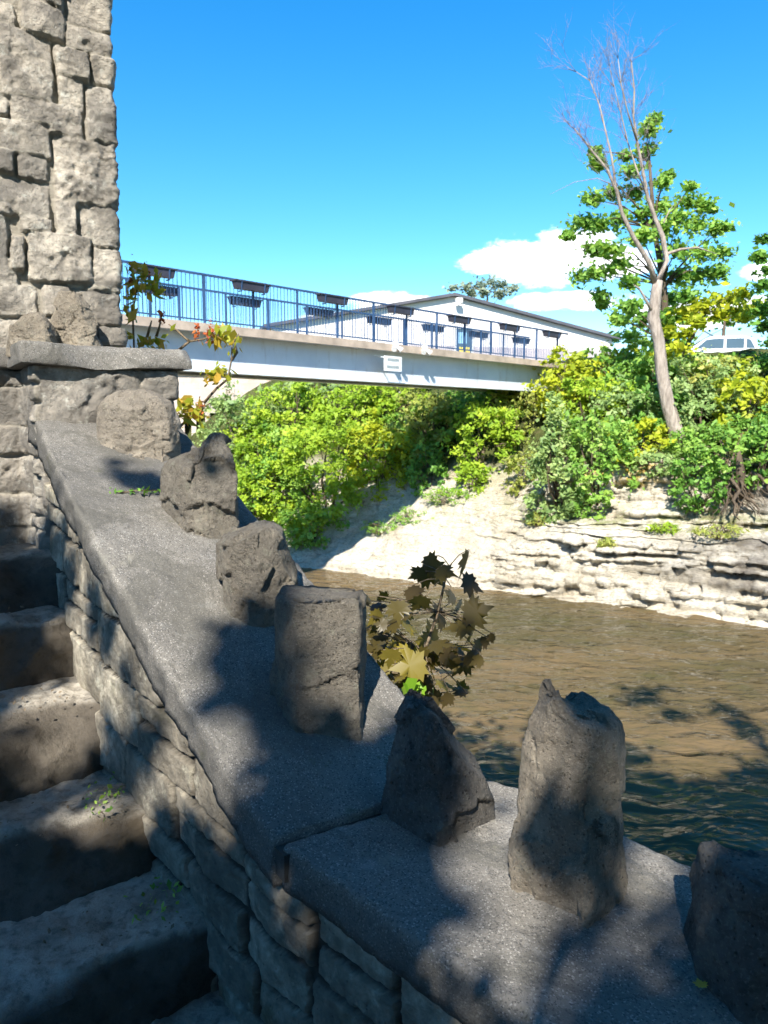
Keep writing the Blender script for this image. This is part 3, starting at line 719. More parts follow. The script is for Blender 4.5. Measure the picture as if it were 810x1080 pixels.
# ------------------------------------------------------------------ standing stones
def rock(name, outline, F, depth, poly, mat, label, group, seed, sink=.10, rough=1.0, topring=.75, facets=10, crag=1.0):
    """a boulder: silhouette rows (py, left px, right px), cross-section polygon, metres deep"""
    M_, NZ = 168, 96
    out = sorted(outline); py = np.array([o[0] for o in out], float); xl = np.array([o[1] for o in out], float); xr_ = np.array([o[2] for o in out], float)
    zz = np.array([at(400, y, F)[2] for y in py])
    poly = np.array(poly, float); pc = np.vstack([poly, poly[:1]]); d = np.r_[0, np.cumsum(np.linalg.norm(np.diff(pc, axis=0), axis=1))]
    t = np.linspace(0, d[-1], M_, endpoint=False); cs = np.stack([np.interp(t, d, pc[:, k]) for k in (0, 1)], 1)
    for _ in range(0): cs = .25 * np.roll(cs, 1, 0) + .5 * cs + .25 * np.roll(cs, -1, 0)
    zt, zb = zz[0], zz[-1] - sink
    rows = np.r_[np.linspace(zt, zb, NZ)]
    pix = np.interp(-rows, -zz, py); L = np.interp(pix, py, xl); Rr = np.interp(pix, py, xr_)
    # below the visible front corner keep the widest base
    wi = np.argmax(xr_ - xl); ylow = py[wi]
    wmax = (xr_ - xl).max()
    kl = pix > ylow; L[kl] = xl[wi]; Rr[kl] = xr_[wi]
    fw = np.array([CP - (y - 540) / 816 * SP for y in pix])
    XL = (L - 405) / 816 / fw * F; XR = (Rr - 405) / 816 / fw * F
    wd = (XR - XL) * .02; XL = XL - wd; XR = XR + wd
    tap = (.45 + .55 * (Rr - L) / wmax)
    P = np.empty((NZ, M_, 3))
    P[..., 0] = XL[:, None] + (cs[None, :, 0] + 1) / 2 * (XR - XL)[:, None]
    P[..., 1] = F + cs[None, :, 1] * depth / 2 * tap[:, None]
    P[..., 2] = rows[:, None]
    # top closes through shrinking rings
    caps = []; c0 = P[0].mean(0)
    for k, lift in ((.02, .001), (.25, .007), (.5, .011), (topring, .009), (.93, .004)):
        r = c0 + (P[0] - c0) * k; r[:, 2] = P[0][:, 2] + lift * (1 if topring < .9 else .35); caps.append(r)
    P = np.concatenate([np.array(caps), P]); V = P.reshape(-1, 3)
    cen = np.array([(XL.mean() + XR.mean()) / 2, F, 0]); cen[2] = (zt + zb) / 2
    rs = np.random.default_rng(seed); sc = np.array([(XR - XL).max() / 2, depth / 2, (zt - zb) / 2])
    nrm = (V - cen) / sc; nl = np.linalg.norm(nrm, axis=1)[:, None]
    for _ in range(facets):                                 # chipped facets
        if _ >= min(3, facets): break
        nn = rs.normal(size=3); nn[2] = abs(nn[2]) * .5; nn /= np.linalg.norm(nn)
        dots = (V - cen) @ nn; off = np.quantile(dots, rs.uniform(.90, .98)); V = V - np.maximum(dots - off, 0)[:, None] * nn * .97
    def normals(V):
        G_ = V.reshape(-1, M_, 3); du = np.roll(G_, -2, 1) - np.roll(G_, 2, 1); dv = np.gradient(G_, axis=0)
        q = np.cross(dv, du).reshape(-1, 3); q /= np.linalg.norm(q, axis=1)[:, None] + 1e-12
        sg_ = np.sign((q * (V - cen)).sum()); return q * (sg_ if sg_ else 1)
    nv = normals(V)
    s_ = wmax / 816 * F
    NS = 34; ids = rs.choice(len(V), NS, replace=False); Sd = V[ids]; Sn = nv[ids] + rs.normal(size=(NS, 3)) * .13; Sn /= np.linalg.norm(Sn, axis=1)[:, None]
    Sd = Sd - Sn * rs.uniform(-.02, .02, NS)[:, None] * s_
    wv = V + .05 * s_ * np.stack([fbm(V * 14 + k * 9, 3, seed + 90 + k) for k in range(3)], 1)
    nv0 = nv
    d2 = ((wv[:, None] - Sd[None]) ** 2).sum(2); near = np.argsort(d2, 1)[:, :2]
    tt = np.stack([((Sd[near[:, k]] - V) * Sn[near[:, k]]).sum(1) / np.maximum(.45, (nv * Sn[near[:, k]]).sum(1)) for k in range(2)], 1).min(1)
    V = V + nv * (np.clip(tt, -.05 * s_, .05 * s_) * crag)[:, None]
    nv = .6 * normals(V) + .4 * nv0
    disp = rough * s_ * (.018 * fbm(V * 8 + seed, 4, seed) + .024 * fbm(V * 34, 4, seed + 1, .65) - .045 * np.clip(.10 - np.abs(fbm(V * np.array([11, 11, 6]), 3, seed + 2)), 0, 1) * 4)
    V = V + nv * disp[:, None]
    n = P.shape[0]
    F_ = []
    for i in range(n - 1):
        k = np.arange(M_); k2 = (k + 1) % M_
        F_.append(np.stack([i * M_ + k, (i + 1) * M_ + k, (i + 1) * M_ + k2, i * M_ + k2], 1))
    org = np.array([cen[0], F, zz[-1]])
    o = mk(name, V - org, np.vstack(F_), mat, None, None, True, org)
    return tag(o, label, 'stone', group)

SQ = [(-1, -.5), (-.55, -1), (.7, -.9), (1, -.3), (.9, .7), (.3, 1), (-.7, .9), (-1, .4)]
def Fb(px, py, back=0.0):
    h = hit(px, py); return (h[1] if h is not None else 2.0) + back
GRP = 'rough stones set upright along the coping'
rock('standing_stone', [(418, 128, 163), (422, 119, 172), (430, 112, 185), (450, 110, 190), (470, 114, 189), (484, 122, 178)], Fb(150, 484, .13), .27,
     [(-1, -.3), (-.7, -.8), (0, -1), (.75, -.8), (1, 0), (.7, .8), (0, 1), (-.8, .7)], M['stone_a'], 'rounded grey boulder topmost on the coping, just under the ledge slab', GRP, 1, .10, .8, .75, 6)
rock('standing_stone', [(464, 218, 236), (470, 208, 245), (480, 200, 249), (492, 174, 250), (502, 168, 251), (530, 172, 250), (552, 180, 247), (566, 200, 235)], Fb(217, 566, .10), .24,
     [(-1, .1), (-.35, -.75), (.3, -1), (1, -.45), (.85, .6), (.1, 1), (-.7, .8)], M['stone_b'], 'tall split stone with a notched top, second down the coping from the tower', GRP, 2, .12, .9, .75, 8)
rock('standing_stone', [(553, 252, 282), (560, 236, 293), (570, 230, 298), (585, 229, 305), (615, 231, 309), (640, 236, 302), (656, 250, 280)], Fb(262, 656, .09), .21,
     [(-1, .2), (-.55, -.75), (.2, -1), (.95, -.4), (1, .3), (.3, 1), (-.6, .9)], M['stone_b'], 'squat pitted grey stone between the split stone and the square block', GRP, 3, .12, 1.0, .75, 8)
rock('standing_stone', [(627, 296, 382), (629, 293, 385), (645, 292, 385), (700, 290, 385), (735, 291, 384), (755, 300, 370), (771, 318, 345)], Fb(325, 771, .10), .22,
     [(-1, -.15), (-.45, -1), (.9, -.8), (1, .5), (.6, 1), (-.6, 1), (-1, .6)], M['stone_b'], 'square block stone with a flat top, middle of the coping row', GRP, 44, .14, .9, .98, 0, .55)
rock('standing_stone', [(742, 431, 447), (750, 426, 470), (762, 421, 480), (785, 415, 490), (820, 409, 503), (846, 406, 516), (870, 412, 490), (889, 440, 468)], Fb(457, 889, .10), .23,
     [(-1, .25), (-.75, -.3), (-.02, -1), (.55, -.62), (1, -.1), (.95, .6), (-.5, 1)], M['stone_c'], 'dark wedge-shaped stone at the joint of the two coping slabs', GRP, 25, .14, .7, .8, 1)
rock('standing_stone', [(734, 578, 589), (740, 574, 603), (748, 571, 636), (762, 565, 650), (800, 555, 656), (838, 553, 652), (850, 550, 657), (880, 545, 660), (902, 543, 663), (935, 545, 655), (958, 572, 632), (973, 600, 618)], Fb(608, 973, .10), .20,
     [(-1, .05), (-.75, -.5), (.05, -1), (.6, -.6), (1, .1), (.6, .9), (-.5, 1)], M['stone_d'], 'tallest upright stone, lit on its upper left, standing before the dark water', GRP, 16, .14, .95, .85, 0)
rock('standing_stone', [(907, 758, 860), (910, 750, 870), (930, 747, 874), (960, 741, 880), (1000, 733, 885), (1035, 728, 890), (1062, 745, 870), (1085, 790, 850)], Fb(800, 1078, .11), .25,
     [(-1, -.2), (-.6, -.95), (.5, -1), (1, -.4), (.9, .7), (0, 1), (-.85, .7)], M['stone_c'], 'dark flat-topped stone lowest on the coping, cut by the picture edge', GRP, 7, .14, .8, .97, 2, .7)
GL = 'rough stones standing on the tower ledge'
rock('standing_stone', [(310, 68, 82), (320, 63, 90), (340, 56, 99), (368, 51, 106)], 3.30, .15, SQ, M['stone_d'], 'pointed stone standing on the ledge slab against the tower', GL, 8, .03, .9, .75, 5)
rock('standing_stone', [(333, 22, 46), (342, 15, 54), (369, 12, 59)], 3.16, .13, SQ, M['stone_d'], 'small pale blocky stone on the ledge left of the pointed stone', GL, 9, .03, .9, .75, 5)

# ------------------------------------------------------------------ leaves
def leaf_mesh(name, pos, size, mat, parent=None, asp=.6, up=.6, seed=0, tint=None, out=None, loc=(0, 0, 0)):
    """thousands of small folded leaves as one foliage mesh"""
    r = np.random.default_rng(seed); n = len(pos)
    nr = r.normal(size=(n, 3)); nr[:, 2] += up * 1.0; nr += SUN * .75
    if out is not None: nr += out
    nr /= np.linalg.norm(nr, axis=1)[:, None]
    t = r.normal(size=(n, 3)); t[:, 2] -= .3; t -= (t * nr).sum(1)[:, None] * nr; t /= np.linalg.norm(t, axis=1)[:, None]
    b = np.cross(nr, t); s = (size * np.clip(np.exp(r.normal(-.08, .38, n)), .4, 1.9))[:, None]
    v = np.stack([pos - t * s * .5, pos + b * s * asp * .5 - nr * s * .06 - t * s * .06, pos + t * s * .55 - nr * s * .12, pos - b * s * asp * .5 - nr * s * .06 - t * s * .06], 1)
    f = np.arange(n * 4).reshape(-1, 4)
    ti = (r.random(n) if tint is None else tint)
    return mk(name, v.reshape(-1, 3) - np.asarray(loc) * 0, f, mat, parent, dict(tint=np.repeat(ti, 4)), smooth=False)

def clump_points(cent, rad, n, r, flat=.7):
    """n leaf positions round each clump centre"""
    cent = np.asarray(cent, float); rad = np.broadcast_to(rad, len(cent))
    k = np.repeat(np.arange(len(cent)), n); d = r.normal(size=(len(k), 3)); d /= np.linalg.norm(d, axis=1)[:, None]
    rr = np.abs(r.normal(0, .52, len(k))) + .12
    p = cent[k] + d * (rr * rad[k])[:, None] * np.array([1, 1, flat])
    return p, k

def crown_variant(seed, nclump, nleaf, lsize, crad, top=0.0, droop=0.0, shell=.55):
    """unit-ellipsoid crown, built once per kind, shared by copies"""
    r = np.random.default_rng(seed)
    d = r.normal(size=(nclump, 3)); d /= np.linalg.norm(d, axis=1)[:, None]
    d *= (shell + (1 - shell) * r.random(nclump) ** .7)[:, None]
    lump = 1 + .55 * fbm(d * 2.3 + seed, 3, seed); d *= lump[:, None]
    d[:, 2] = np.where(d[:, 2] < -.75, -.75, d[:, 2])
    p, k = clump_points(d, crad * (.6 + .8 * r.random(nclump)), nleaf, r)
    ct = r.random(nclump); tint = np.clip(.5 * ct[k] + .35 * r.random(len(k)) + .28 * fbm(p * 1.6 + seed, 3, seed) + .08, 0, 1)
    return p, tint, d

VAR = [crown_variant(200 + i, 105, 95, 0, .23) for i in range(5)]
def limb_set(mb, base, tips, r0, rnd):
    for tip in tips:
        m = (np.asarray(base) * .5 + np.asarray(tip) * .5) + np.array([rnd.uniform(-.1, .1), rnd.uniform(-.1, .1), rnd.uniform(-.05, .15)]) * np.linalg.norm(np.asarray(tip) - base)
        mb.tube([base, m, tip], [r0, r0 * .6, r0 * .2], 5)

NB = [0]
def bush(px, py, rx, ry, F, leaf, label, name='shrub', cat='shrub', lsize=.15, group='shrubs covering the far riverbank', bark='bark', depth=1.0, asp=.6, keep=1.0):
    i = NB[0]; NB[0] += 1
    while F > 22 and ground(*at(px, py, F)[:2]) > at(px, py, F)[2] - .40 * ry / 816 * F: F -= .1   # sit on the slope, not in it
    c = at(px, py, F); RX = 1.16 * rx / 816 * F; RZ = 1.12 * ry / 816 * F; RY = RX * depth
    g = min(ground(c[0], c[1]), c[2] - RZ * .6)
    p, tint, d = VAR[i % len(VAR)]
    rnd = random.Random(i); a = rnd.uniform(0, 6.28); ca, sa = math.cos(a), math.sin(a)
    r = np.random.default_rng(900 + i); lsize *= 1.12
    q = np.stack([p[:, 0] * ca - p[:, 1] * sa, p[:, 0] * sa + p[:, 1] * ca, p[:, 2]], 1)
    dd = np.stack([d[:, 0] * ca - d[:, 1] * sa, d[:, 0] * sa + d[:, 1] * ca, d[:, 2]], 1)
    want = int(np.clip(RX * RZ * 1750 * (.15 / lsize) ** 1.5 * keep, 500, 9800)); sel = r.permutation(len(q))[:want]
    sc = np.array([RX, RY, RZ]); org = np.array([c[0], c[1], g])
    root = thing(name, label, cat, org, group)
    leaf_mesh('foliage', q[sel] * sc + (c - org) + r.normal(size=(want, 3)) * .03, lsize, M[leaf], root, asp, .7, i, tint[sel], out=q[sel] * .5)
    mb = MB(); b0 = np.array([0, 0, -.15])
    tips = [dd[k] * sc * .8 + (c - org) for k in range(0, len(dd), 9)]
    limb_set(mb, b0, tips, max(.03, RX * .035), rnd)
    for k in range(3, len(dd), 7):               # bare shoots poking out of the leaves
        tpx = dd[k] * sc * rnd.uniform(1.0, 1.3) + (c - org); m_ = dd[k] * sc * .45 + (c - org); mb.tube([m_, (m_ + tpx) / 2 + np.array([0, 0, .05]), tpx], [.022, .015, .006], 4)
    mb.build('stems', M[bark if i % 3 else 'stem'], root, True)
    return root

# left mass beneath and beyond the bridge
bush(252, 452, 32, 42, 39, 'grey', 'pale grey-green shrub beside the old pinkish wall', lsize=.17)
bush(306, 437, 36, 34, 40, 'lime', 'lime shrub under the girder, left of the bridge sign', lsize=.17)
bush(372, 440, 40, 36, 40, 'lime', 'tall lime shrub directly under the bridge sign', lsize=.17)
bush(292, 505, 40, 44, 37, 'mid', 'darker green shrub low on the left behind the parapet', lsize=.15)
bush(347, 508, 52, 62, 36, 'lime', 'largest bright lime shrub spilling towards the river', lsize=.16)
bush(398, 486, 34, 50, 37.5, 'yellowlime', 'yellow-lime shrub at the top of the bridge shadow', lsize=.16)
bush(452, 452, 36, 38, 39, 'olive', 'olive shrub right of the bridge post', lsize=.16)
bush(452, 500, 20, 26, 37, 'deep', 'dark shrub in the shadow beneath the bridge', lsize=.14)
bush(488, 440, 34, 30, 41, 'mid', 'mid-green shrub shaded by the far end of the girder', lsize=.16)
bush(512, 470, 32, 44, 34, 'lime', 'bright shrub hanging over the pale slope, right of the bridge shadow', lsize=.15)
bush(496, 508, 16, 26, 33.5, 'lime', 'small lime shrub at the foot of the bright hanging shrub', lsize=.14)
bush(546, 442, 26, 32, 35, 'olive', 'half-bare olive shrub below the bridge end', lsize=.14, keep=.55, bark='stem')
bush(330, 412, 36, 18, 45, 'grey', 'far grey-green shrub high under the girder, behind the lime ones', lsize=.2)
bush(274, 474, 30, 40, 38, 'lime', 'lime shrub between the pale shrub and the largest lime one', lsize=.17)
bush(420, 424, 34, 22, 44, 'lime', 'far lime shrub behind the brown post', lsize=.2)
bush(330, 556, 34, 24, 34.5, 'mid', 'low green shrub trailing on the white rock at the water bend', lsize=.14)
bush(262, 530, 28, 40, 35.5, 'lime', 'leafy shrub rising just beyond the coping edge at left', lsize=.16)
bush(430, 470, 26, 36, 38.2, 'mid', 'green shrub left of the dark bridge shadow', lsize=.16)
bush(522, 428, 30, 26, 40, 'mid', 'green shrub tucked under the far end of the girder', lsize=.17)
bush(620, 440, 36, 40, 33.5, 'lime', 'lime shrub below the young maple at the bridge end', lsize=.16)
bush(700, 440, 30, 40, 31.5, 'deep', 'dark shrub directly behind the dead trunk', lsize=.15)
bush(656, 386, 22, 18, 38, 'yellowlime', 'lime sapling crown against the white building wall', 'young_maple', 'tree', .2, 'young maples on the far bank')
bush(690, 386, 30, 24, 37, 'mid', 'green shrub on the crest behind the dead tree', lsize=.18)
bush(748, 386, 40, 12, 36.5, 'lime', 'lime hedge shrub along the crest under the car', lsize=.16)
bush(800, 394, 30, 20, 33, 'deep', 'dark shrub on the crest by the right picture edge', lsize=.16)
bush(550, 500, 16, 30, 32.5, 'olive', 'thin olive shrub between the pale slope and the tall grey-green shrub', lsize=.13, keep=.7)
# middle and right mass above the cliff
bush(600, 410, 32, 36, 33.5, 'yellowlime', 'yellow-green young maple in front of the bridge end', 'young_maple', 'tree', .2, 'young maples on the far bank')
bush(648, 402, 30, 36, 35, 'mid', 'green shrub left of the dead trunk, in front of the white building', lsize=.16)
bush(592, 496, 34, 62, 31.5, 'grey', 'tall grey-green shrub hanging over the cliff lip', lsize=.14)
bush(632, 496, 32, 56, 31, 'mid', 'dense mid-green shrub left of the yellow lichen', lsize=.14)
bush(658, 440, 34, 40, 32, 'grey', 'grey-green thicket beside the middle of the dead trunk', lsize=.14)
bush(676, 468, 28, 22, 29.4, 'yellowlime', 'yellow-green maple sapling at the foot of the dead tree', 'young_maple', 'tree', .19, 'young maples on the far bank')
bush(742, 430, 44, 44, 30, 'grey', 'grey-green thicket right of the dead trunk', lsize=.13)
bush(700, 402, 36, 34, 33.5, 'mid', 'mid-green shrub behind the dead trunk', lsize=.15)
bush(752, 398, 40, 20, 33, 'olive', 'olive shrub just below the white car', lsize=.15)
bush(788, 428, 34, 44, 28, 'yellowlime', 'bright yellow-green maple sapling by the right picture edge', 'young_maple', 'tree', .2, 'young maples on the far bank')
bush(768, 478, 36, 34, 27.5, 'mid', 'green shrub over the hollow in the cliff', lsize=.14)
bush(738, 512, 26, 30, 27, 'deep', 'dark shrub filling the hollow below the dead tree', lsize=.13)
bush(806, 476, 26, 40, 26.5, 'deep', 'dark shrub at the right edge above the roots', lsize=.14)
bush(560, 410, 14, 26, 36, 'olive', 'thin straggly sapling against the end of the bridge rail', 'sapling', 'sapling', .13, 'saplings by the bridge', keep=.5, bark='stem')
bush(694, 488, 22, 16, 28.0, 'grey', 'grey-green shrub drooping over the cliff just left of the dead trunk foot', lsize=.13)
bush(722, 470, 16, 16, 27.6, 'mid', 'small green shrub against the right side of the dead trunk foot', lsize=.13)
# low greenery on the rock
for (px, py, rx, ry, F, m, lab) in ((404, 556, 20, 7, 34.5, 'mid', 'low grass tuft in the bridge shadow'), (436, 546, 22, 9, 34.5, 'mid', 'green grass clump in the middle of the bridge shadow'),
                                   (476, 524, 24, 9, 34, 'fresh', 'bright grass strip at the upper edge of the bridge shadow'), (640, 573, 9, 6, 27.5, 'olive', 'small weed tuft on the limestone ledge'),
                                   (566, 548, 12, 6, 30, 'olive', 'dry weed tuft at the top of the pale slope'), (760, 560, 26, 6, 24.8, 'olive', 'weeds along the rock shelf under the roots'),
                                   (700, 557, 14, 5, 26.3, 'lime', 'mossy tuft on the shelf below the lichen')):
    bush(px, py, rx, ry, F, m, lab, 'weed_tuft', 'weeds', .10, 'weed tufts on the rocky bank', 'stem', .6, .35)

# ------------------------------------------------------------------ trees
def crown_tree(name, label, cat, clumps, F, leaf, lsize, trunk, r0, nleaf=170, group=None, bark='bark', seed=0, dF=1.0, crad=1.0):
    """clumps: (px, py, r px); trunk: pixel polyline from ground upward"""
    r = np.random.default_rng(seed); rnd = random.Random(seed)
    tp = [at(x, y, F) for x, y in trunk]; g = ground(tp[0][0], tp[0][1]); tp[0][2] = min(tp[0][2], g - .2); org = tp[0].copy(); org[2] = g
    root = thing(name, label, cat, org, group)
    C = []; Rd = []
    for (x, y, rr) in clumps:
        Fz = F + r.normal() * dF; C.append(at(x, y, Fz) - org); Rd.append(rr / 816 * Fz * crad)
    C = np.array(C); Rd = np.array(Rd)
    p, k = clump_points(C, Rd, nleaf, r, .62)
    ct = r.random(len(C)); tint = np.clip(.5 * ct[k] + .5 * r.random(len(k)), 0, 1)
    leaf_mesh('crown', p, lsize, M[leaf], root, .7, .8, seed, tint)
    mb = MB(); n = len(tp); mb.tube([q - org for q in tp], list(np.linspace(r0, r0 * .25, n)), 9, .1)
    for c in C:
        j = min(range(n), key=lambda i: np.linalg.norm((tp[i] - org) - c) + (2 if (tp[i] - org)[2] > c[2] else 0)); limb_set(mb, tp[j] - org, [c], r0 * .22, rnd)
    mb.build('trunk', M[bark], root, True)
    return root
cv = lambda L: [(560 + x / 2.844, 20 + y / 2.844, r / 2.844) for x, y, r in L]
MAPLE = cv([(352, 330, 34), (345, 395, 30), (372, 300, 16), (200, 430, 26), (190, 395, 14), (300, 455, 30), (285, 410, 18), (395, 490, 26), (415, 465, 14), (190, 540, 30), (245, 520, 26), (310, 520, 28), (480, 500, 14), (475, 545, 40), (520, 560, 34), (440, 600, 46), (500, 620, 46), (560, 625, 34), (150, 610, 32), (110, 650, 16),
            (205, 615, 36), (270, 600, 34), (340, 580, 36), (330, 650, 40), (185, 690, 34), (240, 690, 30), (440, 690, 44), (520, 700, 46), (575, 700, 24), (150, 770, 34), (200, 760, 34), (270, 735, 34), (300, 790, 30), (210, 830, 24), (215, 860, 12), (560, 760, 34), (500, 770, 44), (440, 770, 40), (420, 840, 40),
            (470, 830, 40), (300, 860, 40), (270, 900, 34), (340, 900, 38), (300, 950, 30), (400, 560, 30), (385, 640, 30), (410, 900, 34), (590, 625, 10), (545, 570, 12)])
crown_tree('leafy_maple', 'full green maple standing behind the dead tree', 'tree', MAPLE, 33, 'mid', .21, [(700, 430), (702, 360), (700, 300), (690, 240), (685, 170)], .22, 300, None, 'bark', 31, .9, 1.35)
crown_tree('leafy_maple', 'yellow-green maple right of the trunk, above the white car', 'tree', [(706, 350, 14), (722, 330, 16), (742, 322, 18), (762, 316, 18), (780, 310, 16), (735, 340, 13), (795, 325, 16), (760, 333, 12), (716, 368, 14), (700, 372, 14), (785, 335, 11), (725, 352, 10), (775, 328, 10)],
           31, 'yellowlime', .22, [(700, 430), (722, 370), (745, 330)], .1, 170, None, 'bark', 32, .6)
crown_tree('leafy_tree', 'dark green tree leaning in at the right picture edge', 'tree', [(806, 252, 9), (800, 270, 10), (814, 285, 16), (806, 300, 12), (822, 310, 22), (805, 325, 14), (818, 345, 20), (806, 345, 9), (815, 385, 14), (830, 270, 24), (845, 320, 30)],
           29, 'deep', .2, [(850, 470), (842, 380), (828, 300)], .15, 220, None, 'bark', 33, .5)
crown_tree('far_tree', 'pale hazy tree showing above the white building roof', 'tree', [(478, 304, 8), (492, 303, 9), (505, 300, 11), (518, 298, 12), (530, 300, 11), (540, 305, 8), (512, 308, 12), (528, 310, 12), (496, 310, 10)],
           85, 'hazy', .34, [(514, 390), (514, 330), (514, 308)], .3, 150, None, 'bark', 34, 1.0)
crown_tree('far_tree', 'green trees rising behind the parked cars', 'tree', [(700, 340, 26), (735, 335, 26), (770, 335, 26), (805, 330, 28), (840, 335, 30), (690, 362, 20), (720, 362, 18), (815, 360, 20)],
           58, 'deep', .42, [(760, 400), (762, 360), (765, 335)], .25, 150, None, 'bark', 35, 1.5)

# the dead tree
def dead_tree():
    F = 28.2; A = lambda x, y, d=0: at(x, y, F + d)
    base = A(719, 505); g = ground(base[0], base[1]); org = np.array([base[0], base[1], g])
    root = thing('dead_tree', 'bare dead tree with forked pale trunk and leafless purple-grey top', 'tree', org)
    mb = MB(); rel = lambda L: [p - org for p in L]
    b0 = A(720, 520); b0[2] = min(b0[2], g - .3)
    mb.tube(rel([b0, A(717, 480), A(712, 452), A(704, 425), A(698, 392), A(695, 360), A(689, 335), A(692, 308), A(694, 296)]), [.40, .30, .25, .24, .22, .20, .23, .19, .17], 12, .12)
    mb.build('trunk', M['bark_pale'], root, True)
    limbs = [[(692, 300, 0), (684, 276, -.3), (668, 250, -.6), (656, 225, -.8), (650, 200, -.9), (640, 178, -1), (625, 160, -1.1), (616, 148, -1.2), (606, 136, -1.3)],
             [(694, 298, 0), (703, 275, .3), (699, 250, .4), (691, 230, .4), (683, 208, .3), (678, 180, .2), (672, 150, .1), (668, 122, 0), (669, 95, -.1), (666, 66, -.1)],
             [(650, 200, -.9), (645, 165, -.7), (638, 135, -.6), (632, 110, -.5), (622, 85, -.4), (608, 76, -.4)],
             [(683, 208, .3), (672, 180, .8), (662, 150, 1), (655, 120, 1.1), (648, 92, 1.2), (643, 70, 1.2)],
             [(672, 150, .1), (662, 118, -.4), (655, 88, -.6), (652, 62, -.7)]]
    rad = [.105, .115, .038, .034, .028]; rnd = random.Random(4)
    for L, r0 in zip(limbs, rad):
        m = MB(); pts = rel([A(*q) for q in L]); n = len(pts); m.tube(pts, [r0 * (1 - .9 * (i / (n - 1)) ** .7) + .008 for i in range(n)], 8, .1); m.build('limb', M['bark_pale'], root, True)
    for L, r0 in (([(703, 268, .3), (718, 263, .5), (735, 261, .6), (756, 268, .8)], .07), ([(690, 332, 0), (682, 318, -.3), (674, 304, -.4), (668, 300, -.5)], .07), ([(700, 235, .4), (706, 222, .6), (712, 214, .8)], .03), ([(648, 196, -.9), (630, 188, -1.1), (606, 192, -1.3), (580, 205, -1.5)], .02)):
        m = MB(); pts = rel([A(*q) for q in L]); n = len(pts); m.tube(pts, [r0 * (1 - .8 * i / (n - 1)) for i in range(n)], 6, .1); m.build('branch', M['bark_pale'], root, True)
    tw = MB()
    def grow(p, d, L, r, k):
        pts = [p]; q = p.copy(); dd = d.copy()
        for _ in range(4):
            dd = dd + np.array([rnd.gauss(0, .16), rnd.gauss(0, .16), rnd.gauss(.06, .12)]); dd /= np.linalg.norm(dd); q = q + dd * L / 4; pts.append(q.copy())
        tw.tube(pts, [r, r * .8, r * .62, r * .45, r * .3], 3)
        if k > 0:
            for _ in range(3 if k > 1 else 4):
                i = rnd.randint(1, 4); e = dd + np.array([rnd.gauss(0, .5), rnd.gauss(0, .5), rnd.gauss(.15, .35)]); e /= np.linalg.norm(e); grow(pts[i], e, L * rnd.uniform(.5, .8), r * .6, k - 1)
    for L in limbs:
        pts = rel([A(*q) for q in L]); n = len(pts)
        for i in range(max(2, n // 2 - 1), n):
            for _ in range(4):
                d = pts[i] - pts[i - 1]; d /= np.linalg.norm(d); d = d + np.array([rnd.gauss(0, .5), rnd.gauss(0, .4), rnd.gauss(.25, .3)]); d /= np.linalg.norm(d)
                grow(pts[i], d, rnd.uniform(.7, 1.5) * (.75 if i > n - 3 else 1), .010, 2)
    tw.build('twigs', M['twig'], root, True)
    rt = MB()
    for k in range(9):
        a = rnd.uniform(0, 6.28); p = np.array([math.cos(a) * .25, math.sin(a) * .25, .25]); q = p + np.array([math.cos(a) * .5, -.35, -.5]); e = q + np.array([rnd.uniform(-.3, .3), -.2, -.6])
        rt.tube([p, q, e], [.10, .06, .02], 6)
    rt.build('roots', M['bark'], root, True)
dead_tree()

def root_mass():
    F = 25.2; c = at(785, 520, F); g = c[2]; org = c.copy(); rnd = random.Random(8)
    root = thing('tree_roots', 'tangle of bare brown roots hanging over the cliff at the right', 'roots', org)
    mb = MB()
    for k in range(26):
        x = rnd.uniform(-.9, .8); p = np.array([x * .6 + rnd.gauss(0, .15), rnd.uniform(.3, .7), rnd.uniform(.1, .7)]); pts = [p]; L = rnd.uniform(.5, 1.5)
        for q in range(6):
            p = p + np.array([rnd.gauss(x * .04, .11), rnd.gauss(-.10, .07), -L / 6 * rnd.uniform(.4, 1.5)]); pts.append(p)
        r0 = rnd.choice([.02, .03, .035, .05, .08]); mb.tube(pts, [r0, r0 * .9, r0 * .8, r0 * .7, r0 * .55, r0 * .4, r0 * .2], 5, .3)
    mb.build('root_tangle', M['bark'], root, True)
    m = MB(); m.tube([np.array([.1, .6, -.2]), np.array([.05, .45, .6]), np.array([-.1, .4, 1.5])], [.2, .15, .06], 9, .25); m.build('stump', M['bark'], root, True)
root_mass()

# ------------------------------------------------------------------ footbridge
BO = np.array([-6.3, 21.5]); BD = np.array([.695, .72]); BD /= np.linalg.norm(BD); BN = np.array([BD[1], -BD[0]])  # BN towards the camera
ZD = EYE + 2.92; RH = 1.42; WID = 2.15
def bp(q, w, z): p = BO + BD * q - BN * w; return np.array([p[0], p[1], z])      # w metres in from the near rail
Q0, Q1 = -12.5, 21.5
bax = (np.array([*BD, 0]), np.array([*BN, 0]), np.array([0, 0, 1.]))
bridge = thing('footbridge', 'white steel girder footbridge with blue railings crossing the river', 'footbridge', bp(4, 1.0, 7.6))
OB = np.array(bridge.location)
def bbuild(mb, name, mat, parent=bridge):
    V = np.array(mb.v) - OB; return mk(name, V, mb.f, mat, parent, smooth=False)
mid = (Q0 + Q1) / 2; half = (Q1 - Q0) / 2
d = MB(); d.box(bp(mid, WID / 2 - .0, ZD - .08), (half, WID / 2 + .12, .075), bax)
d.box(bp(mid, -.135, ZD - .11), (half, .02, .125), bax); d.box(bp(mid, WID + .135, ZD - .11), (half, .02, .125), bax)
bbuild(d, 'deck', M['deck'])
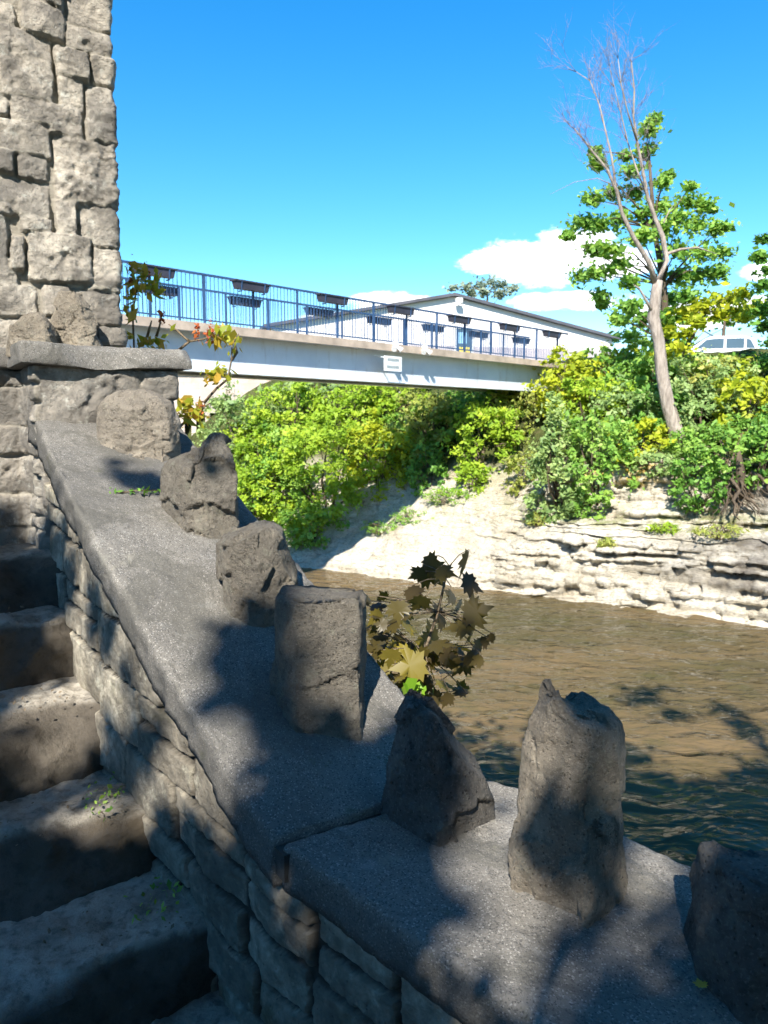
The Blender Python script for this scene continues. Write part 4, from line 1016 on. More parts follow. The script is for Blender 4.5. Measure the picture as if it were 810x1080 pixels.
for w in (.32, WID - .32):
    gm = MB(); zt, zb = ZD - .165, EYE + 1.58
    gm.box(bp(mid, w, (zt + zb) / 2), (half, .014, (zt - zb) / 2 - .03), bax); gm.box(bp(mid, w, zt - .016), (half, .16, .014), bax); gm.box(bp(mid, w, zb + .016), (half, .17, .016), bax)
    g_ = bbuild(gm, 'girder', M['girder'])
for q in np.arange(Q0 + 1, Q1, 3.0): cm = MB(); cm.box(bp(q, WID / 2, EYE + 2.2), (.05, WID / 2 - .34, .3), bax); bbuild(cm, 'cross_beam', M['girder'])
for w in (0.0, WID):
    rm = MB(); rm.box(bp(mid, w, ZD + RH - .025), (half, .032, .03), bax); rm.box(bp(mid, w, ZD + .12), (half, .02, .02), bax)
    rail = bbuild(rm, 'railing', M['rail'])
    for q in np.arange(Q0 + .4, Q1, 1.72):
        pm = MB(); pm.box(bp(q + (0 if w == 0 else .5), w, ZD + RH / 2 - .03), (.03, .03, RH / 2 - .03), bax); pm.box(bp(q + (0 if w == 0 else .5), w, ZD + .012), (.08, .07, .012), bax); bbuild(pm, 'post', M['rail'], rail)
    bm_ = MB()
    for q in np.arange(Q0 + .2, Q1, .135): bm_.box(bp(q, w, ZD + .14 + (RH - .19) / 2), (.0075, .0075, (RH - .19) / 2), bax)
    bbuild(bm_, 'balusters', M['rail'], rail)
ab = MB(); ab.box(bp(Q1 + .8, WID / 2, 6.2), (.9, 2.4, 2.6), bax); bbuild(ab, 'abutment', M['concrete']); ab = MB(); ab.box(bp(Q0 - .8, WID / 2, 4.2), (.9, 2.4, 4.6), bax); bbuild(ab, 'abutment', M['concrete'])
# brown post with a white pipe, standing on the slope behind the shrubs
pq = at(430, 418, 41.0); gz = ground(pq[0], pq[1])
pt = thing('wooden_post', 'brown post with leaning white pipe in the shrubs below the bridge sign', 'post', (pq[0], pq[1], gz))
sp = MB(); sp.box((0, 0, (pq[2] + .9 - gz) / 2 - .1), (.12, .12, (pq[2] + .9 - gz) / 2 + .1)); sp.build('post', M['brown_steel'], pt)
sp = MB(); sp.tube([at(421, 413, 40.7) - np.array([pq[0], pq[1], gz]), at(432, 432, 40.7) - np.array([pq[0], pq[1], gz])], .09, 8); sp.build('pipe', M['white'], pt)

# planters on both rails
def planter():
    root = thing('planter_box', '', 'planter')
    b = MB(); L, wd, h = .62, .11, .115; b.box((0, 0, 0), (L, wd, h), None, .9); b.box((0, 0, h), (L + .03, wd + .03, .02)); b.build('trough', M['planter'], root)
    s_ = MB(); s_.box((0, 0, h + .012), (L - .02, wd - .02, .015)); s_.build('soil', M['mortar'], root)
    for x in (-.42, .42):
        k = MB(); k.bar((x, wd + .02, h + .03), (x, wd - .02, -h - .08), .03, .03, (1, 0, 0)); k.bar((x, wd, -h - .06), (x, -.05, -h - .06), .03, .03); k.build('bracket', M['rail'], root)
    return root
ORD = ['first', 'second', 'third', 'fourth', 'fifth', 'sixth', 'seventh', 'eighth']
def q_at(px, w):                    # bridge station seen at pixel column px
    d = ray(px, 340); a = BO - BN * w; A = np.array([[d[0], -BD[0]], [d[1], -BD[1]]]); return np.linalg.solve(A, a)[1]
pl0 = None
ang = math.atan2(BD[1], BD[0])
for row, w, xs, word in ((0, -.02, (160, 262, 347.5, 419, 481, 534, 579), 'near'), (1, WID + .02, (172, 262, 340, 403, 460, 508, 553), 'far')):
    for i, px in enumerate(xs):
        o = planter() if pl0 is None else copy_tree(pl0); pl0 = pl0 or o
        o.location = tuple(bp(q_at(px, w), w - (.17 if row == 0 else -.17) * 1, ZD + RH - .20)); o.rotation_euler = (0, 0, ang if row else ang + math.pi)
        o['label'] = '%s dark flower trough from the left hung on the %s bridge rail' % (ORD[i], word); o['category'] = 'planter'; o['group'] = 'flower troughs hung along the bridge railings'

# sign on the girder
sg = thing('bridge_sign', 'white board sign with two grey lines fixed to the bridge girder', 'sign', bp(q_at(414, -.3), -.32, EYE + 2.22))
s_ = MB(); ax2 = (np.array([*BD, 0]), np.array([*BN, 0]), np.array([0, 0, 1.]))
s_.box((0, 0, 0), (.44, .02, .26), ax2); s_.build('board', M['white'], sg)
rnd = random.Random(2); tx = MB()
for z, a, b in ((.13, -.30, .30), (-.12, -.33, .27)):
    x = a
    while x < b:
        wq = rnd.uniform(.03, .055); tx.box(np.array([*BD, 0]) * (x + wq / 2) + np.array([*BN, 0]) * .0235 + np.array([0, 0, z]), (wq / 2 - .005, .0015, .05), ax2); x += wq
tx.build('lettering', M['mark'], sg)
s_ = MB()
for x in (-.3, .3): s_.bar(np.array([*BD, 0]) * x - np.array([*BN, 0]) * .02 + np.array([0, 0, .2]), np.array([*BD, 0]) * x - np.array([*BN, 0]) * .62 + np.array([0, 0, .3]), .03, .03)
s_.build('bracket', M['girder'], sg)
def deck_lamp(px, label):
    t = thing('deck_lamp', label, 'lamp', bp(q_at(px, -.16), -.17, ZD - .06), 'white lamps clamped to the bridge deck edge')
    b = MB(); b.box((0, 0, .06), (.10, .05, .10), bax); b.build('bracket', M['white'], t)
    for sx in (-1, 1):
        h = MB(); h.tube([np.array([*BD, 0]) * sx * .06, np.array([*BD, 0]) * sx * .2 + np.array([*BN, 0]) * .12 + np.array([0, 0, -.13])], [.05, .10], 10); h.build('lamp_head', M['white'], t)
deck_lamp(417, 'white twin-headed lamp on the deck edge above the sign'); deck_lamp(448, 'white twin-headed lamp on the deck edge right of the sign')

# ------------------------------------------------------------------ buildings
gd = np.array([.96, .28]); gd /= np.linalg.norm(gd); gn = np.array([gd[1], -gd[0]])
apx = at(478, 313, 50.0)
def gp(a, b, z): p = apx[:2] + gd * a - gn * b; return np.array([p[0], p[1], z])
shop = thing('gable_building', 'white low gabled building with dark roof edge beyond the bridge', 'building', gp(0, 0, 9.2))
OS = np.array(shop.location)
def sb(mb, name, mat, parent=shop): return mk(name, np.array(mb.v) - OS, mb.f, mat, parent, smooth=False)
za, ze = apx[2], 11.9; HW = 11.5
w_ = MB(); w_.prism([gp(-HW, 0, 8.5), gp(HW, 0, 8.5), gp(HW, 0, ze), gp(0, 0, za), gp(-HW, 0, ze)], np.array([*(-gn * 18), 0])); sb(w_, 'wall', M['stucco'])
r_ = MB()
for s in (-1, 1):
    r_.prism([gp(0, -.35, za + .02), gp(s * (HW + .5), -.35, ze - .10), gp(s * (HW + .5), -.35, ze + .08), gp(0, -.35, za + .20)][::s], np.array([*(-gn * 18.7), 0]))
rf = sb(r_, 'roof', M['roof'])
sd = MB(); sd.box(gp(0, -.03, 10.1), (HW - .05, .03, 1.0), (np.array([*gd, 0]), np.array([*gn, 0]), np.array([0, 0, 1.])))
for x in np.arange(-HW + .4, HW - .2, .6): sd.box(gp(x, -.075, 10.1), (.02, .015, .98), (np.array([*gd, 0]), np.array([*gn, 0]), np.array([0, 0, 1.])))
sb(sd, 'siding', M['siding'])
gax = (np.array([*gd, 0]), np.array([*gn, 0]), np.array([0, 0, 1.]))
dm = MB(); dm.box(gp(.7, -.10, 11.2), (.55, .03, 1.0), gax); dw = sb(dm, 'window', M['glass'])
fm = MB(); [fm.box(gp(.7 + x, -.125, 11.2), (.05, .03, 1.05), gax) for x in (-.58, .58)]; fm.box(gp(.7, -.125, 12.22), (.55, .03, .05), gax); sb(fm, 'frame', M['white'], dw)
ym = MB(); ym.box(gp(.75, -.14, 10.75), (.36, .012, .28), gax); sb(ym, 'poster', M['yellow']); ym = MB(); ym.box(gp(.6, -.14, 11.6), (.28, .012, .35), gax); sb(ym, 'poster', M['blue'])
lm = MB(); lm.box(gp(.2, -.5, za - .28), (.2, .12, .14), gax); lm.bar(gp(.2, -.35, za - .1), gp(.2, -.52, za - .25), .05, .05); sb(lm, 'floodlight', M['white'])
# old wall below the bridge on the left
rw = at(225, 425, 46.0); rd = np.array([.97, .24]); rd /= np.linalg.norm(rd); rn = np.array([rd[1], -rd[0]])
ruin = thing('old_stone_wall', 'pinkish old masonry wall with dark openings under the bridge at left', 'wall', (rw[0], rw[1], 4.0))
def rp(a, b, z): p = rw[:2] + rd * a - rn * b; return np.array([p[0] - rw[0], p[1] - rw[1], z - 4.0])
m = MB(); rax = (np.array([*rd, 0]), np.array([*rn, 0]), np.array([0, 0, 1.]))
opn = [(-1.55, 5.9, .26, .9), (-.75, 5.9, .26, .9), (.05, 5.9, .26, .9), (.85, 5.9, .26, .9)]
m.box(rp(-7.9, .5, 6.0), (6.0, .5, 3.0), rax); m.box(rp(5.2, .5, 6.0), (3.95, .5, 3.0), rax); m.box(rp(-.33, .5, 7.9), (1.57, .5, 1.1), rax); m.box(rp(-.33, .5, 3.9), (1.57, .5, .9), rax)
for a in (-1.82, -1.15, -.35, .45, 1.18): m.box(rp(a, .5, 5.9), (.14, .49, .9), rax)
m.build('wall', M['ruin'], ruin); m = MB(); m.box(rp(-.33, 1.05, 5.9), (1.6, .04, 1.1), rax); m.build('shade_backing', M['dark'], ruin)  # near-black sheet behind the gaps, painted in for the shade inside
m = MB(); m.box(rp(-1, .46, 9.06), (12.8, .62, .06), rax); m.build('wall_cap', M['concrete'], ruin)

# ------------------------------------------------------------------ cars
def car(label, paint, loc, ang):
    t = thing('parked_car', label, 'car', loc, 'cars parked on the far street'); t.rotation_euler = (0, 0, ang)
    L, Wd = 2.3, .9
    lower = [(-2.3, .35), (-2.32, .75), (-2.2, .95), (-1.2, 1.02), (1.35, 1.02), (2.15, .95), (2.3, .7), (2.3, .35), (1.8, .28), (-1.8, .28)]
    b = MB(); b.prism([(x, -Wd, z) for x, z in lower], (0, 2 * Wd, 0)); b.build('body', paint, t)
    cab = [(-1.5, 1.02), (-.75, 1.62), (-.3, 1.70), (1.35, 1.70), (1.75, 1.6), (2.1, 1.02)]
    b = MB(); b.prism([(x, -Wd + .08, z) for x, z in cab], (0, 2 * Wd - .16, 0)); b.build('cabin', paint, t)
    b = MB(); b.prism([(x, -Wd + .18, z) for x, z in [(-.5, 1.70), (-.3, 1.745), (1.3, 1.745), (1.5, 1.70)]], (0, 2 * Wd - .36, 0)); b.build('roof_panel', paint, t)
    for s in (-1, 1):
        y = s * (Wd - .075)
        for poly in ([(-1.2, 1.07), (-.66, 1.54), (-.2, 1.6), (.25, 1.6), (.25, 1.07)], [(.38, 1.07), (.38, 1.6), (1.3, 1.6), (1.3, 1.07)], [(1.42, 1.07), (1.42, 1.59), (1.62, 1.52), (1.88, 1.07)]):
            b = MB(); b.prism([(x, y, z) for x, z in poly], (0, s * .012, 0)); b.build('window', M['glass'], t)
        for x in (-1.45, 1.45):
            w = MB(); w.tube([(x, s * (Wd - .18), .34), (x, s * (Wd + .02), .34)], .34, 20); wo = w.build('wheel', M['tyre'], t, False)
            r = MB(); r.tube([(x, s * (Wd + .02), .34), (x, s * (Wd + .035), .34)], .2, 16); r.build('rim', M['rim'], wo)
        b = MB(); b.box((2.29, s * .72, .85), (.03, .12, .09)); b.build('tail_light', M['lamp'], t); b = MB(); b.box((-2.3, s * .68, .76), (.03, .16, .07)); b.build('headlight', M['white'], t)
        b = MB(); b.box((-.85, s * (Wd + .08), 1.06), (.07, .08, .06)); b.build('mirror', paint, t)
    return t
cp = at(770, 372, 44); car('white estate car half hidden by leaves above the cliff', M['carpaint'], (at(754, 372, 44)[0], 44, 9.2), R_(-10))
cp = at(822, 372, 44); car('pale blue car mostly cut off by the right picture edge', M['carblue'], (at(848, 372, 43)[0], 43.2, 9.2), R_(-10))

# ------------------------------------------------------------------ near plants
def maple_leaf(s):
    half = [(0, -.5), (.10, -.42), (.34, -.50), (.30, -.36), (.52, -.28), (.40, -.18), (.62, .06), (.44, .06), (.48, .22), (.24, .10), (.22, .32), (.13, .30), (0, .62)]
    pts = half + [(-x, y) for x, y in half[-2:0:-1]]; return np.array(pts) * s
def young_maple_branch():
    F0 = 2.5; org = at(440, 760, F0); root = thing('maple_sapling', 'young maple with bronze and olive leaves leaning over the water behind the parapet', 'sapling', org)
    r = np.random.default_rng(12); V, F, T = [], [], []
    spec = [(451, 597, 33), (457, 606, 34), (490, 595, 34), (498, 617, 30), (440, 606, 20), (470, 604, 24), (475, 628, 22), (438, 626, 24), (442, 636, 26), (463, 650, 30), (485, 660, 34), (503, 645, 34), (455, 668, 30), (420, 645, 26), (400, 640, 22), (395, 652, 22), (413, 660, 24), (432, 660, 28),
            (400, 672, 26), (418, 678, 26), (440, 684, 30), (466, 680, 32), (490, 684, 34), (503, 692, 24), (395, 684, 24), (412, 694, 24), (432, 702, 40), (448, 700, 36), (465, 706, 30), (486, 702, 28), (405, 702, 22), (424, 716, 24), (445, 722, 26), (470, 722, 26), (484, 728, 22), (415, 730, 22), (430, 735, 24), (458, 735, 20),
            (388, 632, 14), (404, 628, 12), (508, 678, 18), (482, 640, 20), (494, 672, 24), (410, 712, 20), (452, 690, 26), (476, 694, 26), (424, 690, 24), (390, 662, 18)]
    st_pts = []
    spec = [(x, y, z, k) for k, (x, y, z) in enumerate(spec)] + [(x + r.normal() * 9, y + r.normal() * 9, z * .8, -1) for x, y, z in spec[14:]]
    for px, py, sz, i in spec:
        Fz = F0 + r.uniform(-.18, .22); c = at(px, py, Fz) - org; s = sz / 816 * Fz * (.98 if i >= 0 else .9)
        n = np.array([r.normal() * .6, -.55 + r.normal() * .45, .75 + r.normal() * .5]); n /= np.linalg.norm(n)
        t = np.array([r.normal() * .7, 0.1, -.6 + r.normal() * .6]); t -= (t @ n) * n; t /= np.linalg.norm(t); b = np.cross(n, t)
        P = maple_leaf(s); k = sum(len(x) for x in V); curl = -(P[:, 0] ** 2 + .5 * P[:, 1] ** 2) / s * .22
        V.append(np.vstack([c, c + P[:, :1] * b + P[:, 1:] * t + curl[:, None] * n])); m = len(P)
        for j in range(m): F.append((k, k + 1 + j, k + 1 + (j + 1) % m))
        ti = {26: .74, 27: .7, 17: .7, 12: .55, 33: .75, 46: .8, 20: .7, 21: .5}.get(i, r.uniform(.05, .5) + (.28 if px < 440 and py > 640 else 0)); T += [ti] * (m + 1); st_pts.append((c - t * s * .5, py))
    mk('foliage', np.vstack(V), np.array(F), M['maple'], root, dict(tint=T), True)
    mb = MB(); sp_ = [at(435, 800, F0 + .05) - org, at(440, 740, F0 + .05) - org, at(447, 690, F0) - org, at(462, 645, F0) - org, at(470, 610, F0) - org, at(474, 597, F0) - org]
    mb.tube(sp_, [.009, .008, .006, .005, .0035, .002], 6)
    for c, py in st_pts:
        q = min(sp_, key=lambda p: np.linalg.norm(p - c)); mb.tube([q, (q + c) / 2 + np.array([0, 0, .01]), c], [.0022, .0018, .0014], 4)
    mb.build('stem', M['stem'], root, True)
young_maple_branch()
def leaf_plant(name, label, cat, org, pts, size, mat, seed, asp=.45, up=.6, stems=None, group=None):
    root = thing(name, label, cat, org, group); leaf_mesh('foliage', np.asarray(pts) - org, size, M[mat], root, asp, up, seed)
    if stems:
        mb = MB(); [mb.tube([np.asarray(p) - org for p in s], np.linspace(r0, r0 * .4, len(s)), 5) for s, r0 in stems]; mb.build('stem', M['stem'], root, True)
    return root
r = np.random.default_rng(5); o_ = at(445, 740, 2.35)
leaf_plant('green_seedling', 'small fresh green plant peeping over the coping edge below the maple', 'plant', o_, [at(443 + r.normal() * 9, 727 + r.normal() * 4, 2.35 + r.normal() * .03) for _ in range(26)], .045, 'fresh', 5, .5, .8, [([o_ - np.array([0, 0, .1]), at(444, 728, 2.35)], .003)])
# sumac by the tower
def sumac():
    F = 3.95; r = np.random.default_rng(9); org = at(150, 470, F); L, B = [], []
    for (x, y, n, s) in ((148, 290, 30, 9), (140, 303, 18, 7), (160, 297, 22, 8), (166, 308, 20, 5), (136, 318, 12, 6), (134, 336, 10, 4), (234, 353, 40, 8), (240, 360, 24, 7), (224, 396, 36, 7), (232, 392, 26, 6), (165, 362, 24, 9), (150, 364, 16, 7), (195, 432, 34, 8), (205, 440, 34, 8), (192, 424, 20, 5), (134, 355, 10, 4)):
        L += [at(x + r.normal() * s, y + r.normal() * s * .7, F + r.normal() * .05) for _ in range(n)]
    st_ = []
    for P in ([(215, 425), (228, 410), (240, 400), (244, 380), (245, 360)], [(244, 380), (250, 372), (247, 360), (252, 352)], [(185, 455), (200, 440), (222, 425)], [(185, 372), (200, 360), (214, 358), (238, 350)], [(200, 360), (196, 357), (186, 348), (178, 342)], [(165, 355), (168, 345), (170, 335)], [(155, 356), (158, 345), (160, 338)], [(185, 372), (170, 376), (150, 380)], [(150, 470), (143, 400), (140, 330), (146, 295)], [(150, 470), (165, 420), (185, 372)], [(150, 470), (170, 462), (185, 455)]):
        st_.append(([at(x, y, F) for x, y in P], .008))
    root = leaf_plant('sumac_shrub', 'sumac with russet tips and bare twigs growing beside the tower', 'shrub', org, L, .05, 'sumac', 9, .5, .1, st_)
    for k, (x, y) in enumerate(((154, 288), (170, 335), (208, 352), (222, 348), (220, 353), (138, 288), (212, 432))):
        c = at(x, y, F) - org; pts = c + r.normal(size=(34, 3)) * np.array([.009, .009, .026]); leaf_mesh('seed_head', pts, .02, M['red'], root, .6, .2, 60 + k)
sumac()
# litter: green sprig on the coping, dry leaf, weeds in the step corners
c = hit(148, 522)
r = np.random.default_rng(2); pts = [c + np.array([W[0] * a - .0 , W[1] * a, .012 + .03 * abs(a)]) + r.normal(size=3) * np.array([.012, .014, .005]) for a in np.linspace(-.10, .09, 34)]
leaf_plant('fallen_sprig', 'small dark green sprig lying on the coping under the split stone', 'sprig', c, pts, .032, 'deep', 3, .35, .6, [([c + np.array([*(-W * .10), .008]), c + np.array([0, 0, .016]), c + np.array([*(W * .10), .012])], .003)])
c = hit(738, 1043)
if c is not None:
    P = maple_leaf(.028) * .8; o = mk('fallen_leaf', np.c_[P[:, 0], P[:, 1], .006 + .1 * np.abs(P[:, 0])], [tuple(range(len(P)))], M['dry'], None, None, False, c + np.array([0, 0, .004])); tag(o, 'tiny yellow dry leaf on the coping by the lowest stone', 'leaf')
rr = np.random.default_rng(88); Lp = []
for F, dz, _ in CORN[2:6]:
    for _k in range(26):
        q = np.array([1.119 - .869 * F, F]) + WS * -abs(rr.normal() * .22) + RS * rr.uniform(.04, .27); Lp.append([*q, EYE + dz + .012 + rr.random() * .006])
tag(leaf_mesh('leaf_litter', np.array(Lp), .010, M['stem'], None, .6, 2.0, 88), 'bits of dry leaf and grit scattered on the step treads', 'litter', None, 'stuff')
for k, (F, dz, lab) in enumerate(((1.95, -1.257, 'weeds in the corner of the lowest visible step and the wall'), (2.2, -1.09, 'weeds in the wall corner on the middle step'))):
    c = np.array([1.119 - .869 * F, F]) - W * .03; c = np.array([*c, EYE + dz]); rr = np.random.default_rng(40 + k)
    leaf_plant('step_weeds', lab, 'weeds', c, c + rr.normal(size=(60, 3)) * np.array([.035, .06, .014]) + np.array([0, 0, .012]), .016, 'mid', 70 + k, .5, .5, None, 'weeds growing on the steps')

# ------------------------------------------------------------------ the big tree behind the viewer that shades the steps
LIT = []      # (point, radius) reached by the sun through gaps in the crown
def lit(px, py, F, rad): LIT.append((at(px, py, F), rad))
def litc(px, py, rad):
    h = hit(px, py)
    if h is not None: LIT.append((h, rad))
for y in range(0, 360, 40):
    for x in (10, 50, 90, 125): lit(x, y, 3.35, .2)
lit(15, 412, 3.2, .06); lit(20, 455, 3.2, .06); lit(20, 520, 3.0, .05); lit(170, 372, 3.3, .2); lit(120, 372, 3.2, .12); lit(150, 440, 3.15, .22); lit(185, 455, 3.2, .15); lit(120, 415, 3.1, .10)
for x, y, rd_ in ((110, 470, .07), (120, 530, .07), (150, 555, .08), (175, 585, .11), (205, 600, .10), (190, 560, .10), (230, 580, .08), (150, 600, .07), (180, 640, .05), (415, 728, .05), (445, 752, .03), (338, 632, .04), (300, 585, .04), 
                 (494, 900, .030), (525, 950, .035), (690, 905, .07), (670, 960, .06), (655, 1010, .06), (600, 1010, .04), (690, 1040, .06), (630, 1050, .05), (535, 845, .05), (590, 990, .03)): litc(x, y, rd_)
lit(600, 770, 1.6, .05); lit(585, 800, 1.6, .05); lit(20, 775, 2.2, .04); lit(120, 830, 1.95, .03); lit(230, 850, 1.75, .035); lit(290, 960, 1.5, .03); lit(60, 860, 2.0, .03); lit(60, 660, 2.5, .05); lit(585, 790, 1.62, .05); lit(592, 825, 1.6, .045); lit(575, 755, 1.62, .04); lit(648, 890, 1.68, .035); lit(640, 930, 1.66, .03); lit(360, 700, 1.95, .05); lit(355, 730, 1.93, .04); lit(290, 590, 2.35, .05); lit(195, 500, 2.7, .03)
lit(185, 740, 1.95, .07); lit(150, 700, 2.05, .07); lit(90, 520, 2.6, .06); lit(60, 495, 2.8, .05); lit(210, 800, 1.85, .04); lit(30, 750, 2.3, .06); lit(70, 738, 2.3, .04); lit(505, 1030, 1.2, .03)
lit(450, 700, 2.5, .13); lit(440, 725, 2.4, .08); lit(230, 350, 3.95, .35); lit(150, 300, 3.95, .3); lit(200, 430, 3.95, .3); lit(230, 400, 3.95, .3)
LP = np.array([p for p, _ in LIT]); LR = np.array([q for _, q in LIT]); LR = np.where((LP[:, 1] < 2.08) & (LP[:, 1] > 1.0), LR * .62, LR)
def shade_tree():
    r = np.random.default_rng(77); C, Rd = [], []
    def ok(c, rad):
        v = c - LP; k = v @ SUN; d = np.linalg.norm(v - k[:, None] * SUN, axis=1); return not ((d < LR * 1.12 + rad * 1.0) & (k > 0)).any()
    shade = []
    for x in range(-160, 1000, 32):
        for y in range(540, 1240, 30):
            h = hit(x, y)
            if h is None:                      # the stairs or the wall face beside them
                d = ray(x, y); gr = .62 * RUN; p0 = np.array([-.684, 2.075])
                t1 = (EYE - EYE + 1.09 + gr @ p0) / max(1e-3, gr @ d[:2] - d[2]) if x < 420 else 9
                nW = np.array([W[0], W[1]]); t2 = (nW @ p0) / (nW @ d[:2]) if nW @ d[:2] < 0 else 9
                t = min(q for q in (t1, t2, 3.5) if q > .4); h = np.array([0, 0, EYE]) + d * t
            shade.append(h)
    shade += [at(x, y, 3.05) for x in range(0, 60, 20) for y in range(400, 640, 30)] + [at(90, 455, 3.0), at(85, 440, 3.0), at(150, 505, 2.7), at(265, 640, 2.3), at(200, 520, 2.7), at(95, 455, 2.95), at(155, 508, 2.7), at(115, 500, 2.8), at(215, 520, 2.6), at(270, 620, 2.3), at(330, 670, 1.98), at(600, 880, 1.6), at(615, 840, 1.6), at(620, 930, 1.6), at(590, 930, 1.6)] * 3
    for Q in shade:
        for _ in range(7):
            k = r.uniform(5.2, 11); rad = r.uniform(.10, .30); c = Q + SUN * k + r.normal(size=3) * .05
            if c[1] < .0 and ok(c, rad): C.append(c); Rd.append(rad)
    n1 = len(C)
    for _ in range(1500):                       # crown over the near water
        Q = np.array([r.uniform(-2, 14), 2 + 10.5 * r.random() ** .75, 0.]); c = Q + SUN * r.uniform(15, 22); rad = r.uniform(.4, .8)
        if c[1] < -.5 and ok(c, rad): C.append(c); Rd.append(rad)
    for _ in range(130):                       # unseen boughs added overhead to block light from the sky
        c = np.array([r.uniform(-6, 6), r.uniform(-5, 2.2), r.uniform(10.5, 14)]); rad = r.uniform(.35, .7)
        if ok(c, rad): C.append(c); Rd.append(rad)
    C = np.array(C); Rd = np.array(Rd)
    trunk = [np.array([-2.6, -7.4, 3.6]), np.array([-2.5, -7.3, 6.5]), np.array([-2.2, -7.6, 9.5]), np.array([-1.5, -8.2, 12.5]), np.array([-.5, -9, 15.5])]
    org = trunk[0]; root = thing('shade_tree', 'broad leafy tree behind the viewpoint shading the steps and parapet', 'tree', org)
    p1, k1 = clump_points(C[:n1], Rd[:n1], 34, r, .8); p2, k2 = clump_points(C[n1:], Rd[n1:], 70, r, .8)
    leaf_mesh('crown', np.vstack([p1, p2]) - org, np.r_[np.full(len(p1), .085), np.full(len(p2), .2)], M['shade'], root, .75, .8, 6)
    mb = MB(); mb.tube([p - org for p in trunk], [.38, .32, .26, .18, .08], 12, .1); rnd = random.Random(3)
    mb.build('trunk', M['bark'], root, True)
    b = MB()
    for c in C[::18]:
        j = min(trunk[1:], key=lambda t: np.linalg.norm(t - c))
        if all(ok(j + (c - j) * f, .12) for f in np.linspace(.1, 1, 9)): limb_set(b, j - org, [c - org], .03, rnd)
    b.build('branches', M['bark'], root, True)
shade_tree()
def thicket(name, label, x0, x1, y0, y1, z1, seed):
    r = np.random.default_rng(seed); n = 26000; org = np.array([(x0 + x1) / 2, (y0 + y1) / 2, 3.7])
    cl = np.stack([r.uniform(x0, x1, 260), r.uniform(y0, y1, 260), 3.8 + (z1 - 3.8) * r.random(260) ** .8], 1)
    p, k = clump_points(cl, np.full(260, .8), n // 260, r, .8); root = thing(name, label, 'shrub', org)
    leaf_mesh('foliage', p - org, .26, M['shade'], root, .7, .5, seed)
    b = MB(); [b.tube([np.array([c[0], c[1], 3.5]) - org, (np.array([c[0], c[1], 4.5]) + c) / 2 - org, c - org], [.06, .04, .015], 5) for c in cl[::14]]; b.build('stems', M['bark'], root, True)
thicket('sky_blocking_thicket', 'unseen leafy thicket added behind the steps to block low sky light', -7, 5, -5.6, -3.6, 6.6, 91)  # added out of view to darken risers and wall face

# ------------------------------------------------------------------ sky, sun, camera
el = math.asin(SUN[2]); az = math.atan2(SUN[0], SUN[1])
w = bpy.data.worlds.new('World'); scn.world = w; w.use_nodes = True; nt = w.node_tree
bg = nt.nodes['Background']; sky = nt.nodes.new('ShaderNodeTexSky'); sky.sky_type = 'NISHITA'; sky.sun_disc = False
sky.sun_elevation = el; sky.sun_rotation = az % (2 * math.pi); sky.air_density = 1.0; sky.dust_density = .25; sky.ozone_density = 2.2; sky.altitude = 300
SKY = .116
bg.inputs['Strength'].default_value = SKY
hs = nt.nodes.new('ShaderNodeHueSaturation'); hs.inputs['Saturation'].default_value = 1.43; hs.inputs['Hue'].default_value = .497; nt.links.new(sky.outputs[0], hs.inputs['Color'])
tc = nt.nodes.new('ShaderNodeTexCoord')
def wn(t, **k):
    x = nt.nodes.new(t)
    for a, b in k.items():
        if a in x.inputs: x.inputs[a].default_value = b
        else: setattr(x, a, b)
    return x
def wm(op, a, b=0.0, clamp=False):
    x = wn('ShaderNodeMath', operation=op, use_clamp=clamp)
    for i, v in ((0, a), (1, b)):
        if hasattr(v, 'is_linked'): nt.links.new(v, x.inputs[i])
        else: x.inputs[i].default_value = v
    return x.outputs[0]
sx = wn('ShaderNodeSeparateXYZ'); nt.links.new(tc.outputs['Generated'], sx.inputs[0])
azn = wm('ARCTAN2', sx.outputs[0], sx.outputs[1]); eln = wm('ARCSINE', sx.outputs[2])
nz = wn('ShaderNodeTexNoise', Scale=13.0, Detail=9.0, Roughness=.62); mpn = wn('ShaderNodeMapping'); mpn.inputs['Scale'].default_value = (1, 1, 2.0)
nt.links.new(tc.outputs['Generated'], mpn.inputs[0]); nt.links.new(mpn.outputs[0], nz.inputs['Vector'])
nfac = wm('MULTIPLY', wm('SUBTRACT', nz.outputs['Fac'], .5), 3.4)
tot = None
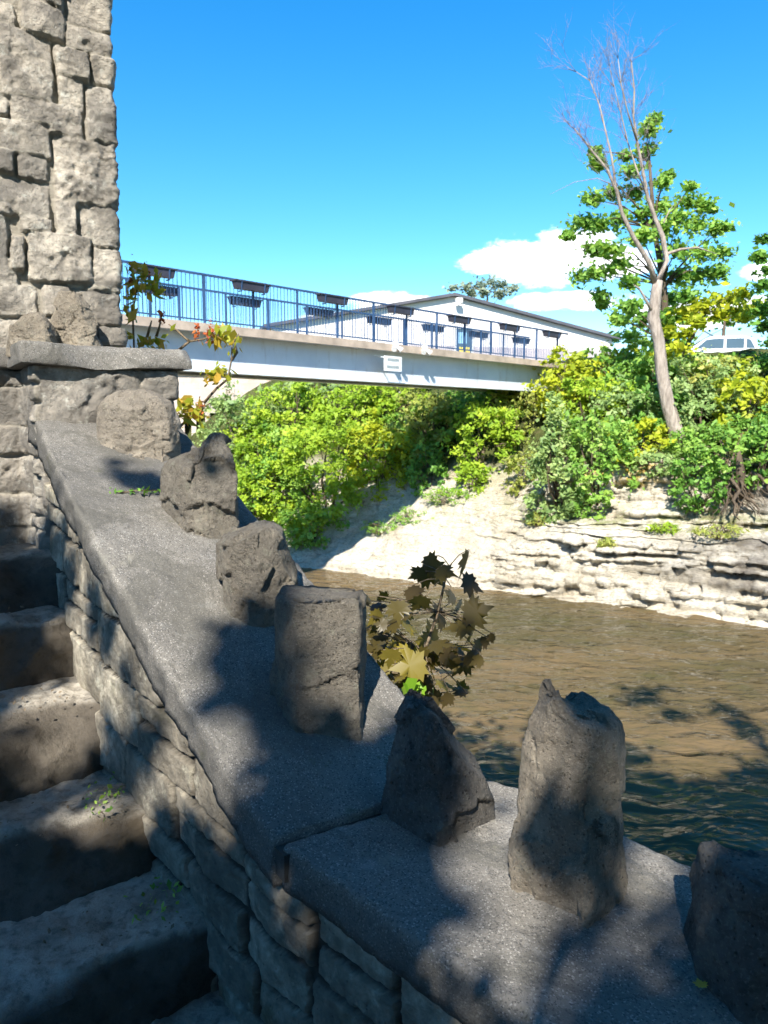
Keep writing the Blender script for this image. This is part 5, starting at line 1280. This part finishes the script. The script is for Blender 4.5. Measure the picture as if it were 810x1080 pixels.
def cloud(px, py, wx, wy, k=1.0):
    global tot
    d = ray(px, py); a0 = math.atan2(d[0], d[1]); e0 = math.asin(d[2] / np.linalg.norm(d))
    x = wm('DIVIDE', wm('SUBTRACT', azn, a0), wx / 816); y = wm('DIVIDE', wm('SUBTRACT', eln, e0), wy / 816)
    r2 = wm('ADD', wm('MULTIPLY', x, x), wm('MULTIPLY', y, y)); v = wm('MULTIPLY', wm('SUBTRACT', 1.0, r2), k)
    tot = v if tot is None else wm('MAXIMUM', tot, v)
for c in ((540, 268, 56, 25), (590, 268, 60, 32), (650, 278, 44, 18), (600, 318, 70, 11), (415, 318, 56, 13), (470, 324, 50, 8), (350, 338, 90, 9, .8), (806, 284, 26, 12), (750, 330, 80, 18), (220, 352, 120, 8, .6),
          (1300, 250, 160, 40), (1600, 300, 200, 60), (-500, 300, 160, 40)): cloud(*c)
cov = wn('ShaderNodeMapRange', interpolation_type='SMOOTHSTEP'); nt.links.new(wm('ADD', tot, nfac), cov.inputs[0])
cov.inputs[1].default_value = .12; cov.inputs[2].default_value = .75
mx = wn('ShaderNodeMix', data_type='RGBA'); nt.links.new(cov.outputs[0], mx.inputs[0]); nt.links.new(hs.outputs[0], mx.inputs[6]); mx.inputs[7].default_value = (9.0, 9.0, 9.1, 1)
nt.links.new(mx.outputs[2], bg.inputs['Color'])

sl = bpy.data.lights.new('sun', 'SUN'); sl.energy = 4.6; sl.angle = R_(.53); sl.color = (1, .945, .86)
so = bpy.data.objects.new('sun', sl); col.objects.link(so)
from mathutils import Vector
so.rotation_euler = Vector(tuple(SUN)).to_track_quat('Z', 'Y').to_euler()

cam = bpy.data.cameras.new('camera'); co = bpy.data.objects.new('camera', cam); col.objects.link(co)
co.location = (0, 0, EYE); co.rotation_euler = (math.pi / 2 - PITCH, 0, 0)
cam.sensor_fit = 'VERTICAL'; cam.sensor_height = 36; cam.lens = 816 / 1080 * 36; cam.clip_start = .05; cam.clip_end = 6000
cam.dof.use_dof = True; cam.dof.focus_distance = 1.9; cam.dof.aperture_fstop = 10
scn.camera = co
scn.view_settings.view_transform = 'Standard'; scn.view_settings.look = 'None'; scn.view_settings.gamma = 1; scn.view_settings.exposure = 1.25
scn.render.engine = 'CYCLES'
scn.cycles.use_adaptive_sampling = True; scn.cycles.adaptive_threshold = .03; scn.cycles.max_bounces = 5; scn.cycles.diffuse_bounces = 3; scn.cycles.glossy_bounces = 2; scn.cycles.transparent_max_bounces = 4; scn.cycles.use_denoising = True
